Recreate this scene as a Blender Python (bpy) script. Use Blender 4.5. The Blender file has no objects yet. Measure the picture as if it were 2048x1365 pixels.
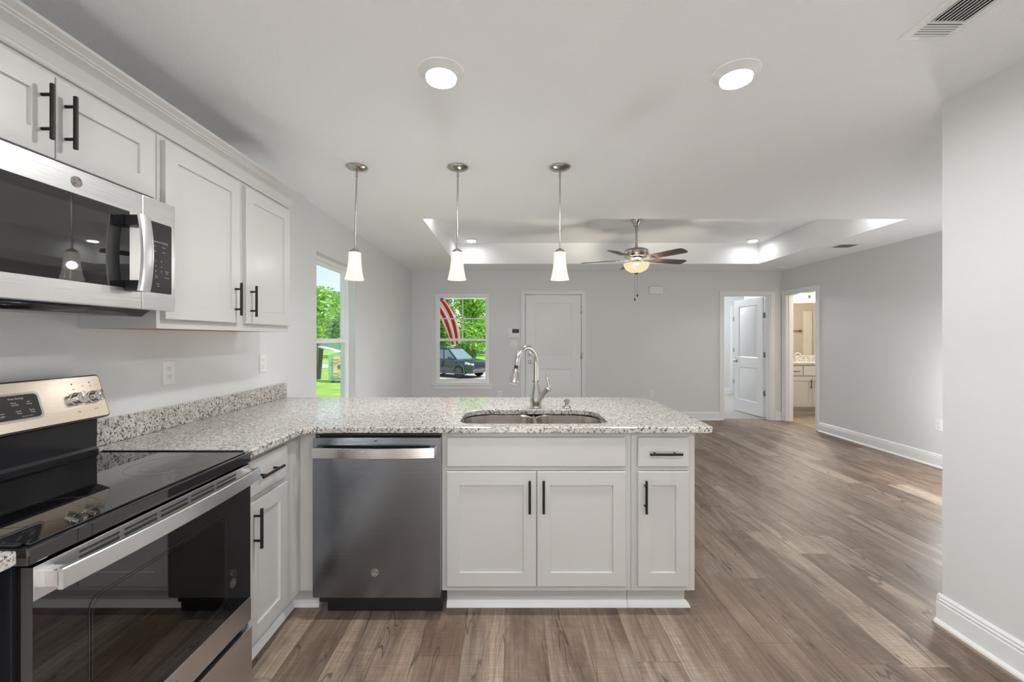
import bpy, bmesh, math, random
from mathutils import Vector, Matrix

random.seed(7)
S = bpy.context.scene
COL = S.collection
PI = math.pi
RAD = math.radians

# ------------------------------------------------------------------ camera
CAM_H = 1.337
cam_data = bpy.data.cameras.new('camera')
cam_data.sensor_width = 36.0
cam_data.lens = 853.0 / 2048.0 * 36.0
cam_data.shift_x = 1.0 / 2048.0
cam_data.shift_y = -5.5 / 2048.0
cam_data.clip_start = 0.03
cam_data.clip_end = 400
cam = bpy.data.objects.new('camera', cam_data)
cam.location = (0, 0, CAM_H)
cam.rotation_euler = (RAD(90), 0, 0)
COL.objects.link(cam)
S.camera = cam

# ------------------------------------------------------------------ world, sun, exposure
world = bpy.data.worlds.new('daylight')
S.world = world
world.use_nodes = True
wn = world.node_tree.nodes
wl = world.node_tree.links
wn.clear()
w_out = wn.new('ShaderNodeOutputWorld')
w_bg = wn.new('ShaderNodeBackground')
w_sky = wn.new('ShaderNodeTexSky')
w_sky.sky_type = 'NISHITA'
w_sky.sun_disc = False
w_sky.sun_elevation = RAD(52)
w_sky.sun_rotation = RAD(150)
w_sky.air_density = 1.0
w_sky.dust_density = 1.2
w_tc = wn.new('ShaderNodeTexCoord')
w_no = wn.new('ShaderNodeTexNoise')
w_no.inputs['Scale'].default_value = 3.2
w_no.inputs['Detail'].default_value = 6
w_rp = wn.new('ShaderNodeValToRGB')
w_rp.color_ramp.elements[0].position = 0.42
w_rp.color_ramp.elements[1].position = 0.75
w_mx = wn.new('ShaderNodeMixRGB')
w_mx.inputs['Color2'].default_value = (4.6, 4.8, 5.0, 1)
wl.new(w_tc.outputs['Generated'], w_no.inputs['Vector'])
wl.new(w_no.outputs['Fac'], w_rp.inputs['Fac'])
wl.new(w_rp.outputs['Color'], w_mx.inputs['Fac'])
wl.new(w_sky.outputs['Color'], w_mx.inputs['Color1'])
wl.new(w_mx.outputs['Color'], w_bg.inputs['Color'])
w_bg.inputs['Strength'].default_value = 0.175
wl.new(w_bg.outputs['Background'], w_out.inputs['Surface'])

sun_d = bpy.data.lights.new('sun', 'SUN')
sun_d.energy = 4.0
sun_d.angle = RAD(2)
sun_d.color = (1, .96, .9)
sun = bpy.data.objects.new('sun', sun_d)
sun.rotation_euler = Vector((-.60, .28, -.75)).to_track_quat('-Z', 'Y').to_euler()
sun.location = (20, -20, 30)
COL.objects.link(sun)

S.view_settings.view_transform = 'Standard'
S.view_settings.look = 'None'
S.view_settings.gamma = 1.0
S.view_settings.use_curve_mapping = False
S.view_settings.exposure = 0.31
S.cycles.max_bounces = 10
S.cycles.diffuse_bounces = 6
S.cycles.glossy_bounces = 5
S.cycles.transparent_max_bounces = 12
S.cycles.use_denoising = True
S.cycles.sample_clamp_indirect = 6.0
S.cycles.caustics_reflective = False
S.cycles.caustics_refractive = False

# lamp powers (watts), neutral warm white
W_DOWN = 12.0       # kitchen recessed lights
W_TRAY = 1.4       # living room tray lights
W_PEND = 17.0        # each pendant
W_FAN = 60.0        # fan light bowl
WARM = (1.0, 1.0, .995)


def lamp(name, kind, loc, power, parent=None, color=WARM, **kw):
    d = bpy.data.lights.new(name, kind)
    d.energy = power
    d.color = color
    for k, v in kw.items():
        setattr(d, k, v)
    o = bpy.data.objects.new(name, d)
    COL.objects.link(o)
    if parent is not None:
        o.parent = parent
        o.location = Vector(loc) - ORG[parent.name]
    else:
        o.location = loc
    return o


# ------------------------------------------------------------------ helpers
ORG = {}


class B:
    """collects shapes in world coordinates; build() links them as ONE mesh object"""

    def __init__(s, M=None):
        s.bm = bmesh.new()
        s.M = M.copy() if M is not None else Matrix()
        s.mi = 0

    def v(s, co):
        return s.bm.verts.new(s.M @ Vector(co))

    def f(s, vs):
        try:
            fc = s.bm.faces.new(vs)
            fc.material_index = s.mi
            fc.smooth = True
            return fc
        except ValueError:
            return None

    def box(s, x0, x1, y0, y1, z0, z1, bev=0, seg=2):
        P = [(x0, y0, z0), (x1, y0, z0), (x1, y1, z0), (x0, y1, z0), (x0, y0, z1), (x1, y0, z1), (x1, y1, z1), (x0, y1, z1)]
        v = [s.v(p) for p in P]
        fs = [s.f([v[i] for i in q]) for q in ((0, 3, 2, 1), (4, 5, 6, 7), (0, 1, 5, 4), (1, 2, 6, 5), (2, 3, 7, 6), (3, 0, 4, 7))]
        if bev <= 0:
            for fc in fs:
                fc.smooth = False
        else:
            ed = list({e for fc in fs for e in fc.edges})
            r = bmesh.ops.bevel(s.bm, geom=ed, offset=bev, segments=seg, profile=.5, affect='EDGES')
            R3 = s.M.to_3x3()
            axes = [R3.col[k].normalized() for k in range(3)]
            for fc in {g for w in r['verts'] for g in w.link_faces}:
                fc.material_index = s.mi
                fc.normal_update()
                fc.smooth = max(abs(fc.normal.dot(q)) for q in axes) < .9995

    def loops(s, rings, cap0=True, cap1=True, closed=True):
        vr = [[s.v(p) for p in r] for r in rings]
        for a, b in zip(vr[:-1], vr[1:]):
            n = len(a)
            for i in range(n if closed else n - 1):
                j = (i + 1) % n
                s.f([a[i], a[j], b[j], b[i]])
        if cap0:
            s.f(list(reversed(vr[0])))
        if cap1:
            s.f(vr[-1])
        return vr

    def tube(s, pts, r, n=12, caps=True):
        pts = [Vector(p) for p in pts]
        rs = r if isinstance(r, (list, tuple)) else [r] * len(pts)
        rings = []
        up = None
        for i, p in enumerate(pts):
            a = pts[max(i - 1, 0)]
            c = pts[min(i + 1, len(pts) - 1)]
            d = (c - a).normalized()
            if up is None:
                t = Vector((0, 0, 1)) if abs(d.z) < .9 else Vector((1, 0, 0))
                up = (t - d * t.dot(d)).normalized()
            else:
                up = (up - d * up.dot(d))
                up = up.normalized() if up.length > 1e-6 else d.orthogonal().normalized()
            sd = d.cross(up)
            rings.append([p + (up * math.cos(2 * PI * k / n) + sd * math.sin(2 * PI * k / n)) * rs[i] for k in range(n)])
        s.loops(rings, caps, caps)

    def cyl(s, p0, p1, r, r1=None, n=20):
        s.tube([p0, p1], [r, r if r1 is None else r1], n)

    def lathe(s, prof, c=(0, 0, 0), n=32, cap0=False, cap1=False):
        """prof: (radius, z) list around the vertical through c"""
        c = Vector(c)
        rings = []
        for r, z in prof:
            rings.append([c + Vector((r * math.cos(2 * PI * k / n), r * math.sin(2 * PI * k / n), z)) for k in range(n)])
        s.loops(rings, cap0, cap1)

    def prism(s, poly, a0, a1, axis='z'):
        def P(q, a):
            if axis == 'z':
                return (q[0], q[1], a)
            if axis == 'x':
                return (a, q[0], q[1])
            return (q[0], a, q[1])
        s.loops([[P(q, a0) for q in poly], [P(q, a1) for q in poly]])

    def panelled(s, u0, u1, z0, z1, t, holes=(), prof=(), ch=.002):
        """a slab in local coords: u along x, front towards -y (thickness t), with sunk panels"""
        def R(i, d):
            return [(u0 + i, d, z0 + i), (u1 - i, d, z0 + i), (u1 - i, d, z1 - i), (u0 + i, d, z1 - i)]
        vr = s.loops([R(0, 0), R(0, -(t - ch)), R(ch, -t)], True, not holes)
        if not holes:
            return
        a, c = holes[0][0], holes[0][1]
        fr = -t

        def Q(x0, x1, q0, q1):
            s.f([s.v((x0, fr, q0)), s.v((x1, fr, q0)), s.v((x1, fr, q1)), s.v((x0, fr, q1))])
        Q(u0 + ch, a, z0 + ch, z1 - ch)
        Q(c, u1 - ch, z0 + ch, z1 - ch)
        zz = z0 + ch
        for h in sorted(holes, key=lambda k: k[2]):
            Q(a, c, zz, h[2])
            zz = h[3]
        Q(a, c, zz, z1 - ch)
        for h in holes:
            rings = [[(h[0] + i, fr - d, h[2] + i), (h[1] - i, fr - d, h[2] + i), (h[1] - i, fr - d, h[3] - i), (h[0] + i, fr - d, h[3] - i)] for i, d in prof]
            s.loops(rings, False, True)

    def text(s, txt, size, M, depth=0.0, align='CENTER'):
        cu = bpy.data.curves.new('lettering', 'FONT')
        cu.body = txt
        cu.size = size
        cu.align_x = align
        cu.align_y = 'CENTER'
        cu.resolution_u = 2
        cu.extrude = depth
        ob = bpy.data.objects.new('lettering', cu)
        COL.objects.link(ob)
        dg = bpy.context.evaluated_depsgraph_get()
        ev = ob.evaluated_get(dg)
        me = ev.to_mesh()
        vs = [s.bm.verts.new(M @ v.co) for v in me.vertices]
        for p in me.polygons:
            s.f([vs[i] for i in p.vertices])
        ev.to_mesh_clear()
        bpy.data.objects.remove(ob)
        bpy.data.curves.remove(cu)

    def build(s, name, mats, parent=None, smooth=32, normals=True):
        if not smooth:
            for fc in s.bm.faces:
                fc.smooth = False
        if normals:
            bmesh.ops.recalc_face_normals(s.bm, faces=s.bm.faces[:])
        o0 = ORG[parent.name] if parent is not None else Vector((0, 0, 0))
        if o0.length > 0:
            bmesh.ops.translate(s.bm, vec=-o0, verts=s.bm.verts[:])
        me = bpy.data.meshes.new(name)
        s.bm.to_mesh(me)
        s.bm.free()
        if not isinstance(mats, (list, tuple)):
            mats = [mats]
        for m in mats:
            me.materials.append(m)
        if smooth:
            keep = [p.use_smooth for p in me.polygons]
            me.set_sharp_from_angle(angle=RAD(smooth))
            me.polygons.foreach_set('use_smooth', keep)
        o = bpy.data.objects.new(name, me)
        COL.objects.link(o)
        if parent is not None:
            o.parent = parent
        ORG[o.name] = o0.copy()
        return o


def tag(o, label=None, cat=None, group=None, kind=None):
    if label:
        o['label'] = label
    if cat:
        o['category'] = cat
    if group:
        o['group'] = group
    if kind:
        o['kind'] = kind
    return o


def thing(name, loc, label, cat, group=None, kind=None):
    o = bpy.data.objects.new(name, None)
    o.empty_display_size = .05
    COL.objects.link(o)
    o.location = loc
    ORG[o.name] = Vector(loc)
    return tag(o, label, cat, group, kind)


def copy_tree(o, parent=None):
    c = o.copy()
    COL.objects.link(c)
    if parent is not None:
        c.parent = parent
    for ch in o.children:
        copy_tree(ch, c)
    return c


def dup(root, loc, label, rot=None):
    c = copy_tree(root)
    c.location = loc
    if rot is not None:
        c.rotation_euler = rot
    c['label'] = label
    return c


def rrect(x0, x1, y0, y1, r, n=6):
    rs = r if isinstance(r, (list, tuple)) else [r] * 4
    P = []
    for (cx, cy, a, rr) in ((x0, y0, 180, rs[0]), (x1, y0, 270, rs[1]), (x1, y1, 0, rs[2]), (x0, y1, 90, rs[3])):
        sx = 1 if cx == x0 else -1
        sy = 1 if cy == y0 else -1
        if rr <= 0:
            P.append((cx, cy))
            continue
        for k in range(n + 1):
            t = RAD(a + 90 * k / n)
            P.append((cx + sx * rr + rr * math.cos(t), cy + sy * rr + rr * math.sin(t)))
    return P


# ------------------------------------------------------------------ materials
class NT:
    def __init__(s, name):
        s.m = bpy.data.materials.new(name)
        s.m.use_nodes = True
        s.t = s.m.node_tree
        s.t.nodes.clear()
        s.out = s.t.nodes.new('ShaderNodeOutputMaterial')

    def n(s, typ, props=None, **ins):
        nd = s.t.nodes.new('ShaderNode' + typ)
        for k, v in (props or {}).items():
            setattr(nd, k, v)
        for k, v in ins.items():
            key = int(k[1:]) if k[0] == '_' else k.replace('_', ' ')
            s.set(nd.inputs[key], v)
        return nd

    def set(s, sock, v):
        if isinstance(v, bpy.types.Node):
            v = v.outputs[0]
        if isinstance(v, bpy.types.NodeSocket):
            s.t.links.new(v, sock)
        elif isinstance(v, (tuple, list)) and len(v) == 3 and sock.type == 'RGBA':
            sock.default_value = (*v, 1)
        else:
            sock.default_value = v

    def math(s, op, a, b=0.0):
        return s.n('Math', {'operation': op}, _0=a, _1=b)

    def mix(s, fac, a, b, mode='MIX'):
        return s.n('MixRGB', {'blend_type': mode}, Fac=fac, Color1=a, Color2=b)

    def ramp(s, fac, stops):
        nd = s.n('ValToRGB', Fac=fac)
        e = nd.color_ramp.elements
        while len(e) < len(stops):
            e.new(.5)
        for el, (p, c) in zip(e, stops):
            el.position = p
            el.color = (c, c, c, 1) if isinstance(c, (int, float)) else (*c, 1)
        return nd

    def coords(s):
        return s.n('TexCoord').outputs['Object']

    def vec(s, x, y, z):
        return s.n('CombineXYZ', X=x, Y=y, Z=z)

    def bump(s, h, strength=.1, dist=.01):
        return s.n('Bump', Strength=strength, Distance=dist, Height=h)

    def finish(s, sh):
        s.t.links.new(sh.outputs[0], s.out.inputs['Surface'])
        return s.m

    def bsdf(s, **ins):
        return s.n('BsdfPrincipled', **ins)


def plain(name, col, rough=.5, metal=0.0, bump=None, coat=0.0, spec=.5, ior=1.5):
    t = NT(name)
    kw = dict(Base_Color=col, Roughness=rough, Metallic=metal)
    p = t.bsdf(**kw)
    p.inputs['Specular IOR Level'].default_value = spec
    p.inputs['IOR'].default_value = ior
    if coat:
        p.inputs['Coat Weight'].default_value = coat
    # a faint mottling so that nothing is one dead-flat value
    co = t.coords()
    no = t.n('TexNoise', Vector=co, Scale=(bump[0] if bump else 30.0), Detail=3.0)
    rr = t.n('MapRange', Value=no.outputs['Fac'], To_Min=rough * .85, To_Max=rough * 1.15)
    t.set(p.inputs['Roughness'], rr)
    if bump:
        t.set(p.inputs['Normal'], t.bump(no.outputs['Fac'], bump[1], bump[2]))
    return t.finish(p)


M = {}
M['wall'] = plain('wall_paint', (.71, .717, .72), .55, bump=(260, .22, .003))
M['ceiling'] = plain('ceiling_paint', (.87, .88, .89), .7, bump=(110, .45, .006))
M['trim'] = plain('trim_paint', (.81, .82, .825), .35)
M['cabinet'] = plain('cabinet_paint', (.53, .525, .51), .38)
M['vinyl'] = plain('window_vinyl', (.87, .88, .88), .35)
M['bronze'] = plain('dark_bronze', (.028, .023, .02), .38, .7)
M['black'] = plain('black_plastic', (.012, .012, .013), .35)
M['blackgloss'] = plain('black_glass', (.006, .006, .007), .015, ior=1.9)
M['blackmetal'] = plain('black_enamel', (.012, .013, .016), .16)
M['darkgrey'] = plain('dark_grey_metal', (.05, .05, .052), .5)
M['nickel'] = plain('brushed_nickel', (.50, .48, .455), .21, 1.0)
M['chrome'] = plain('polished_chrome', (.72, .71, .69), .08, 1.0)
M['plastic'] = plain('white_plastic', (.80, .80, .79), .35)
M['slot'] = plain('dark_slot', (.04, .04, .04), .6)
M['blade'] = plain('fan_blade_wood', (.10, .07, .055), .45)
M['lettering'] = plain('pale_lettering', (.55, .55, .53), .5)
M['darklettering'] = plain('dark_lettering', (.05, .05, .05), .5)
M['maple'] = plain('raw_maple_edge', (.36, .19, .085), .55)
M['tile'] = plain('white_surround', (.8, .76, .7), .3)


def m_stainless(name, col, axis, rough=.24):
    t = NT(name)
    co = t.coords()
    sx = {'x': (2.0, 400.0, 400.0), 'y': (400.0, 2.0, 400.0), 'z': (400.0, 400.0, 2.0)}[axis]
    mp = t.n('Mapping', Vector=co, Scale=sx)
    no = t.n('TexNoise', Vector=mp, Scale=1.0, Detail=2.0)
    big = t.n('TexNoise', Vector=co, Scale=3.0, Detail=2.0)
    rr = t.n('MapRange', Value=no.outputs['Fac'], To_Min=rough - .06, To_Max=rough + .06)
    c2 = t.mix(big.outputs['Fac'], col, tuple(min(1, c * 1.12) for c in col))
    p = t.bsdf(Base_Color=c2, Metallic=1.0, Roughness=rr)
    t.set(p.inputs['Normal'], t.bump(no.outputs['Fac'], .10, .002))
    return t.finish(p)


M['steel_y'] = m_stainless('stainless_range', (.74, .745, .75), 'y', .30)
M['steel_x'] = m_stainless('stainless_dishwasher', (.235, .255, .28), 'x', .22)
M['steel_sink'] = plain('stainless_sink', (.72, .68, .64), .2, 1.0)


def m_floor():
    t = NT('wood_plank_floor')
    co = t.coords()
    sp = t.n('SeparateXYZ', Vector=co)
    X, Y = sp.outputs['X'], sp.outputs['Y']
    W, L = .182, 1.22
    xs = t.math('DIVIDE', t.math('ADD', X, .03), W)
    row = t.math('FLOOR', xs)
    wr = t.n('TexWhiteNoise', {'noise_dimensions': '1D'}, W=row)
    ys = t.math('ADD', t.math('DIVIDE', Y, L), t.math('MULTIPLY', wr.outputs['Value'], 7.0))
    idx = t.math('FLOOR', ys)
    rnd = t.n('TexWhiteNoise', {'noise_dimensions': '2D'}, Vector=t.vec(row, idx, 0.0))
    r1 = rnd.outputs['Value']
    # grain, stretched along the plank
    zoff = t.math('MULTIPLY', r1, 40.0)
    def stretched(sx, sy, det, dist=0.0, rough=.6):
        return t.n('TexNoise', Vector=t.vec(t.math('MULTIPLY', X, sx), t.math('MULTIPLY', Y, sy), zoff), Scale=1.0, Detail=det, Roughness=rough, Distortion=dist).outputs['Fac']
    fine = stretched(110, 3.0, 4.0, .5)
    broad = stretched(9, 1.1, 5.0, .9, .65)
    saw = stretched(9, 330, 2.0)
    crack = stretched(6.5, .55, 3.0, 1.2, .5)
    patch = stretched(5, 2.6, 6.0, .4, .7)
    base = t.ramp(r1, [(0, (.22, .15, .105)), (.3, (.31, .22, .16)), (.62, (.40, .30, .225)), (1, (.49, .385, .30))])
    b2 = t.mix(t.ramp(broad, [(.34, 1.0), (.62, 0.0)]), base, (.105, .068, .048), 'MIX')
    b2 = t.mix(.85, base, b2)
    b3 = t.mix(t.ramp(patch, [(.5, 0.0), (.72, .55)]), b2, (.44, .37, .31))
    b4 = t.mix(t.ramp(fine, [(.34, .42), (.58, 0.0)]), b3, (.09, .06, .044))
    b5 = t.mix(t.ramp(saw, [(.42, .3), (.6, 0.0)]), b4, (.10, .072, .056))
    b6 = t.mix(t.ramp(crack, [(.492, 0.0), (.499, .7), (.503, .7), (.51, 0.0)]), b5, (.03, .02, .016))
    # joints
    fx = t.math('FRACT', xs)
    fy = t.math('FRACT', ys)
    ex = t.math('MULTIPLY', t.math('MINIMUM', fx, t.math('SUBTRACT', 1.0, fx)), W)
    ey = t.math('MULTIPLY', t.math('MINIMUM', fy, t.math('SUBTRACT', 1.0, fy)), L)
    ed = t.math('MINIMUM', ex, ey)
    gap = t.n('MapRange', Value=ed, From_Min=.0004, From_Max=.002, To_Min=1.0, To_Max=0.0)
    b7 = t.mix(t.math('MULTIPLY', gap.outputs[0], .55), b6, (.035, .025, .02))
    rr = t.n('MapRange', Value=fine, To_Min=.52, To_Max=.42)
    p = t.bsdf(Base_Color=b7, Roughness=rr)
    hh = t.math('SUBTRACT', t.math('ADD', fine, t.math('MULTIPLY', saw, .4)), gap.outputs[0])
    t.set(p.inputs['Normal'], t.bump(hh, .12, .003))
    return t.finish(p)


def m_granite():
    t = NT('speckled_granite')
    co = t.coords()
    n1 = t.n('TexNoise', Vector=co, Scale=72.0, Detail=4.0, Roughness=.6).outputs['Fac']
    n2 = t.n('TexNoise', Vector=t.n('Mapping', Vector=co, Location=(3.1, 7.7, 1.3)), Scale=105.0, Detail=3.0, Roughness=.6).outputs['Fac']
    n3 = t.n('TexNoise', Vector=t.n('Mapping', Vector=co, Location=(9.1, 2.7, 5.3)), Scale=42.0, Detail=4.0, Roughness=.65).outputs['Fac']
    c = t.ramp(n3, [(.36, (.43, .40, .36)), (.5, (.55, .525, .49)), (.66, (.66, .64, .61))])
    c = t.mix(t.ramp(n1, [(.545, 0.0), (.60, .85)]), c, (.30, .275, .25))
    c = t.mix(t.ramp(n2, [(.405, .95), (.43, 0.0)]), c, (.055, .055, .06))
    c = t.mix(t.ramp(n1, [(.36, .97), (.385, 0.0)]), c, (.03, .03, .034))
    p = t.bsdf(Base_Color=c, Roughness=.13)
    return t.finish(p)


M['floor'] = m_floor()
M['granite'] = m_granite()


def m_carpet():
    t = NT('speckled_carpet')
    co = t.coords()
    n1 = t.n('TexNoise', Vector=co, Scale=120.0, Detail=3.0)
    c = t.ramp(n1.outputs['Fac'], [(.35, (.26, .24, .22)), (.65, (.62, .60, .57))])
    p = t.bsdf(Base_Color=c, Roughness=.95)
    t.set(p.inputs['Normal'], t.bump(n1.outputs['Fac'], .8, .01))
    return t.finish(p)


M['carpet'] = m_carpet()


def m_glass_pane():
    t = NT('window_glass')
    fr = t.n('Fresnel', IOR=1.45)
    tr = t.n('BsdfTransparent', Color=(.97, .985, .98))
    gl = t.n('BsdfGlossy', Color=(.9, .9, .9), Roughness=.01)
    mx = t.n('MixShader', _0=t.math('MULTIPLY', fr, .12), _1=tr, _2=gl)
    return t.finish(mx)


M['pane'] = m_glass_pane()


def m_oven_glass():
    t = NT('tinted_oven_glass')
    fr = t.n('Fresnel', IOR=1.9)
    tr = t.n('BsdfTransparent', Color=(.34, .34, .35))
    gl = t.n('BsdfGlossy', Color=(1, 1, 1), Roughness=.01)
    return t.finish(t.n('MixShader', _0=fr, _1=tr, _2=gl))


M['ovenglass'] = m_oven_glass()


def m_emit(name, col, strength):
    t = NT(name)
    return t.finish(t.n('Emission', Color=col, Strength=strength))


M['led'] = m_emit('led_lens', (1, .97, .92), 5.0)
M['globe'] = m_emit('fill_glow', (1, 1, 1), 68.0)  # glow of the added, unseen fill globes
M['fill_globe_soft'] = m_emit('soft_fill_glow', (1, 1, 1), 47.0)
M['fill_globe_dim'] = m_emit('dim_fill_glow', (1, 1, 1), 30.0)
M['vanitylamp'] = m_emit('vanity_lamp', (1, .95, .86), 3.0)


def m_frosted(name, col, trans=.75):
    t = NT(name)
    a = t.n('BsdfTranslucent', Color=col)
    b = t.n('BsdfDiffuse', Color=col)
    g = t.n('BsdfGlossy', Color=(1, 1, 1), Roughness=.3)
    m1 = t.n('MixShader', _0=1 - trans, _1=a, _2=b)
    m2 = t.n('MixShader', _0=.05, _1=m1, _2=g)
    return t.finish(m2)




def m_lit_glass(name, col, glow, through):
    """glass of a lit lamp: glows by itself, lets part of the light through"""
    t = NT(name)
    e = t.n('Emission', Color=col, Strength=glow)
    g = t.n('BsdfGlossy', Color=(1, 1, 1), Roughness=.25)
    m1 = t.n('MixShader', _0=.05, _1=e, _2=g)
    tr = t.n('BsdfTransparent', Color=(1, 1, 1))
    return t.finish(t.n('MixShader', _0=through, _1=m1, _2=tr))


M['frost'] = m_lit_glass('lit_frosted_shade', (1, .93, .84), .86, .22)
M['bowl'] = m_lit_glass('lit_alabaster_bowl', (1, .80, .50), .82, .05)
M['bulb'] = m_emit('bulb_glow', (1, .95, .88), 3.0)


def m_mirror():
    t = NT('mirror_silver')
    return t.finish(t.bsdf(Base_Color=(.86, .87, .86), Metallic=1.0, Roughness=.01))


M['mirror'] = m_mirror()


def m_noisecol(name, c0, c1, scale, rough=.8, translucent=0.0):
    t = NT(name)
    co = t.coords()
    no = t.n('TexNoise', Vector=co, Scale=scale, Detail=4.0)
    c = t.ramp(no.outputs['Fac'], [(.32, c0), (.68, c1)])
    p = t.bsdf(Base_Color=c, Roughness=rough)
    if translucent:
        tr = t.n('BsdfTranslucent', Color=c)
        return t.finish(t.n('MixShader', _0=translucent, _1=p, _2=tr))
    return t.finish(p)


M['grass'] = m_noisecol('lawn_grass', (.22, .42, .05), (.40, .64, .10), .9)
M['leaf_bright'] = m_noisecol('bright_leaves', (.22, .48, .06), (.52, .78, .18), 1.6, .6, .35)
M['leaf_mid'] = m_noisecol('green_leaves', (.14, .36, .09), (.32, .56, .18), 1.4, .6, .3)
M['leaf_dark'] = m_noisecol('dark_leaves', (.07, .21, .11), (.22, .42, .21), 1.4, .6, .3)
M['bark'] = m_noisecol('tree_bark', (.10, .075, .055), (.2, .16, .12), 12)
M['concrete'] = m_noisecol('pale_concrete', (.52, .52, .50), (.66, .66, .63), 3)
M['siding'] = plain('teal_siding', (.30, .48, .50), .6)
M['shingle'] = m_noisecol('grey_shingle', (.27, .31, .34), (.40, .44, .46), 8)
M['carpaint'] = plain('dark_blue_car_paint', (.012, .025, .045), .12, coat=1.0)
M['carglass'] = plain('car_window', (.18, .25, .28), .05, spec=.8)
M['tyre'] = plain('tyre_rubber', (.02, .02, .022), .8)
M['rim'] = plain('dark_alloy_rim', (.16, .17, .18), .3, .8)
M['headlamp'] = plain('headlamp_lens', (.75, .78, .8), .08)
M['cladding'] = plain('grey_cladding', (.10, .115, .12), .6)
M['red'] = m_noisecol('red_cloth', (.60, .03, .05), (.68, .045, .065), 4, .8, .5)
M['whitecloth'] = m_noisecol('white_cloth', (.82, .82, .84), (.88, .88, .9), 4, .8, .5)
M['blue'] = m_noisecol('blue_cloth', (.03, .07, .32), (.04, .09, .38), 4, .8, .5)
M['redstripe'] = plain('red_sill_line', (.6, .04, .06), .4)
M['chest'] = plain('teal_chest', (.28, .43, .40), .5)
M['tan'] = plain('tan_panel', (.66, .52, .36), .6)
M['postmetal'] = plain('dark_post', (.035, .05, .05), .6)
M['whiteboard'] = plain('white_board', (.82, .82, .82), .5)

# ------------------------------------------------------------------ the setting
CEIL = 2.44
TRAY = 2.745
XL, XR = -1.63, 4.42        # left wall, right wall faces
YF, YB = 6.97, -1.75        # far wall, wall behind
XP, YP = 2.02, 2.0          # near partition face and end
TH = .12


def wall(b, axis, p0, p1, a0, a1, z0, z1, holes=()):
    """a wall slab between planes p0..p1 across `axis`, running a0..a1, with rectangular openings"""
    cuts = sorted({a0, a1} | {h[0] for h in holes} | {h[1] for h in holes})
    for c0, c1 in zip(cuts[:-1], cuts[1:]):
        segs = [(z0, z1)]
        for h in holes:
            if h[0] <= c0 + 1e-6 and h[1] >= c1 - 1e-6:
                ns = []
                for q0, q1 in segs:
                    if h[2] > q0 + 1e-6:
                        ns.append((q0, min(q1, h[2])))
                    if h[3] < q1 - 1e-6:
                        ns.append((max(q0, h[3]), q1))
                segs = ns
        for q0, q1 in segs:
            if axis == 'x':
                b.box(p0, p1, c0, c1, q0, q1)
            else:
                b.box(c0, c1, p0, p1, q0, q1)


W1 = (3.565, 4.456, .60, 2.068)          # window in left wall  (y0,y1,z0,z1)
W2 = (-1.242, -.364, .60, 2.064)         # window in far wall   (x0,x1,z0,z1)
D1 = (.225, 1.143, 0, 2.052)             # front door
D2 = (3.46, 4.23, 0, 2.045)              # bedroom doorway
D3 = (6.19, 6.88, 0, 2.045)              # bathroom doorway (in right wall, y)

b = B()
wall(b, 'x', XL - .15, XL, YB - TH, YF + TH, 0, TRAY + .05, [W1])
tag(b.build('wall_left', M['wall'], smooth=0), 'pale greige painted wall on the left behind the cabinets', 'wall', kind='structure')
b = B()
wall(b, 'y', YF, YF + TH, XL, XR, 0, TRAY + .05, [W2, D1, D2])
tag(b.build('wall_front', M['wall'], smooth=0), 'pale greige far wall with window and white front door', 'wall', kind='structure')
b = B()
wall(b, 'x', XR, XR + .115, YB - TH, 8.1, 0, TRAY + .05, [D3])
tag(b.build('wall_right', M['wall'], smooth=0), 'pale greige wall at far right with the bathroom doorway', 'wall', kind='structure')
b = B()
wall(b, 'x', XP, XP + TH, YB, YP, 0, CEIL)
tag(b.build('wall_partition', M['wall'], smooth=0), 'near white wall end at the right edge of the kitchen', 'wall', kind='structure')
b = B()
wall(b, 'y', YB - TH, YB, XL, XR, 0, TRAY + .05)
tag(b.build('wall_back', M['wall'], smooth=0), 'plain wall behind the kitchen', 'wall', kind='structure')
b = B()
wall(b, 'x', 2.2, 2.3, 7.09, 10.4, 0, CEIL)
wall(b, 'y', 10.27, 10.37, 2.3, 6.1, 0, CEIL)
wall(b, 'x', 6.0, 6.1, 8.07, 10.27, 0, CEIL)
tag(b.build('wall_bedroom', M['wall'], smooth=0), 'pale bedroom walls seen through the open door', 'wall', kind='structure')
b = B()
wall(b, 'y', 7.95, 8.07, 4.535, 7.5, 0, CEIL)
wall(b, 'x', 7.4, 7.5, 5.3, 7.95, 0, CEIL)
wall(b, 'y', 5.3, 5.4, 4.535, 7.4, 0, CEIL)
tag(b.build('wall_bathroom', plain('beige_bath_paint', (.62, .56, .47), .55), smooth=0), 'beige bathroom walls seen through the right doorway', 'wall', kind='structure')

# floor
b = B()
b.box(XL - .01, XR + .06, YB - .1, 7.03, -.12, 0)
b.box(XR + .06, 7.45, 5.35, 8.0, -.12, 0)
tag(b.build('floor', M['floor'], smooth=0), 'grey-brown rustic wood plank floor', 'floor', kind='structure')
b = B()
b.box(2.25, XR + .06, 7.03, 10.32, -.12, .010)
b.box(XR + .06, 6.05, 8.07, 10.32, -.12, .010)
tag(b.build('floor_bedroom', M['carpet'], smooth=0), 'speckled beige carpet inside the bedroom doorway', 'carpet', kind='structure')

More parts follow.
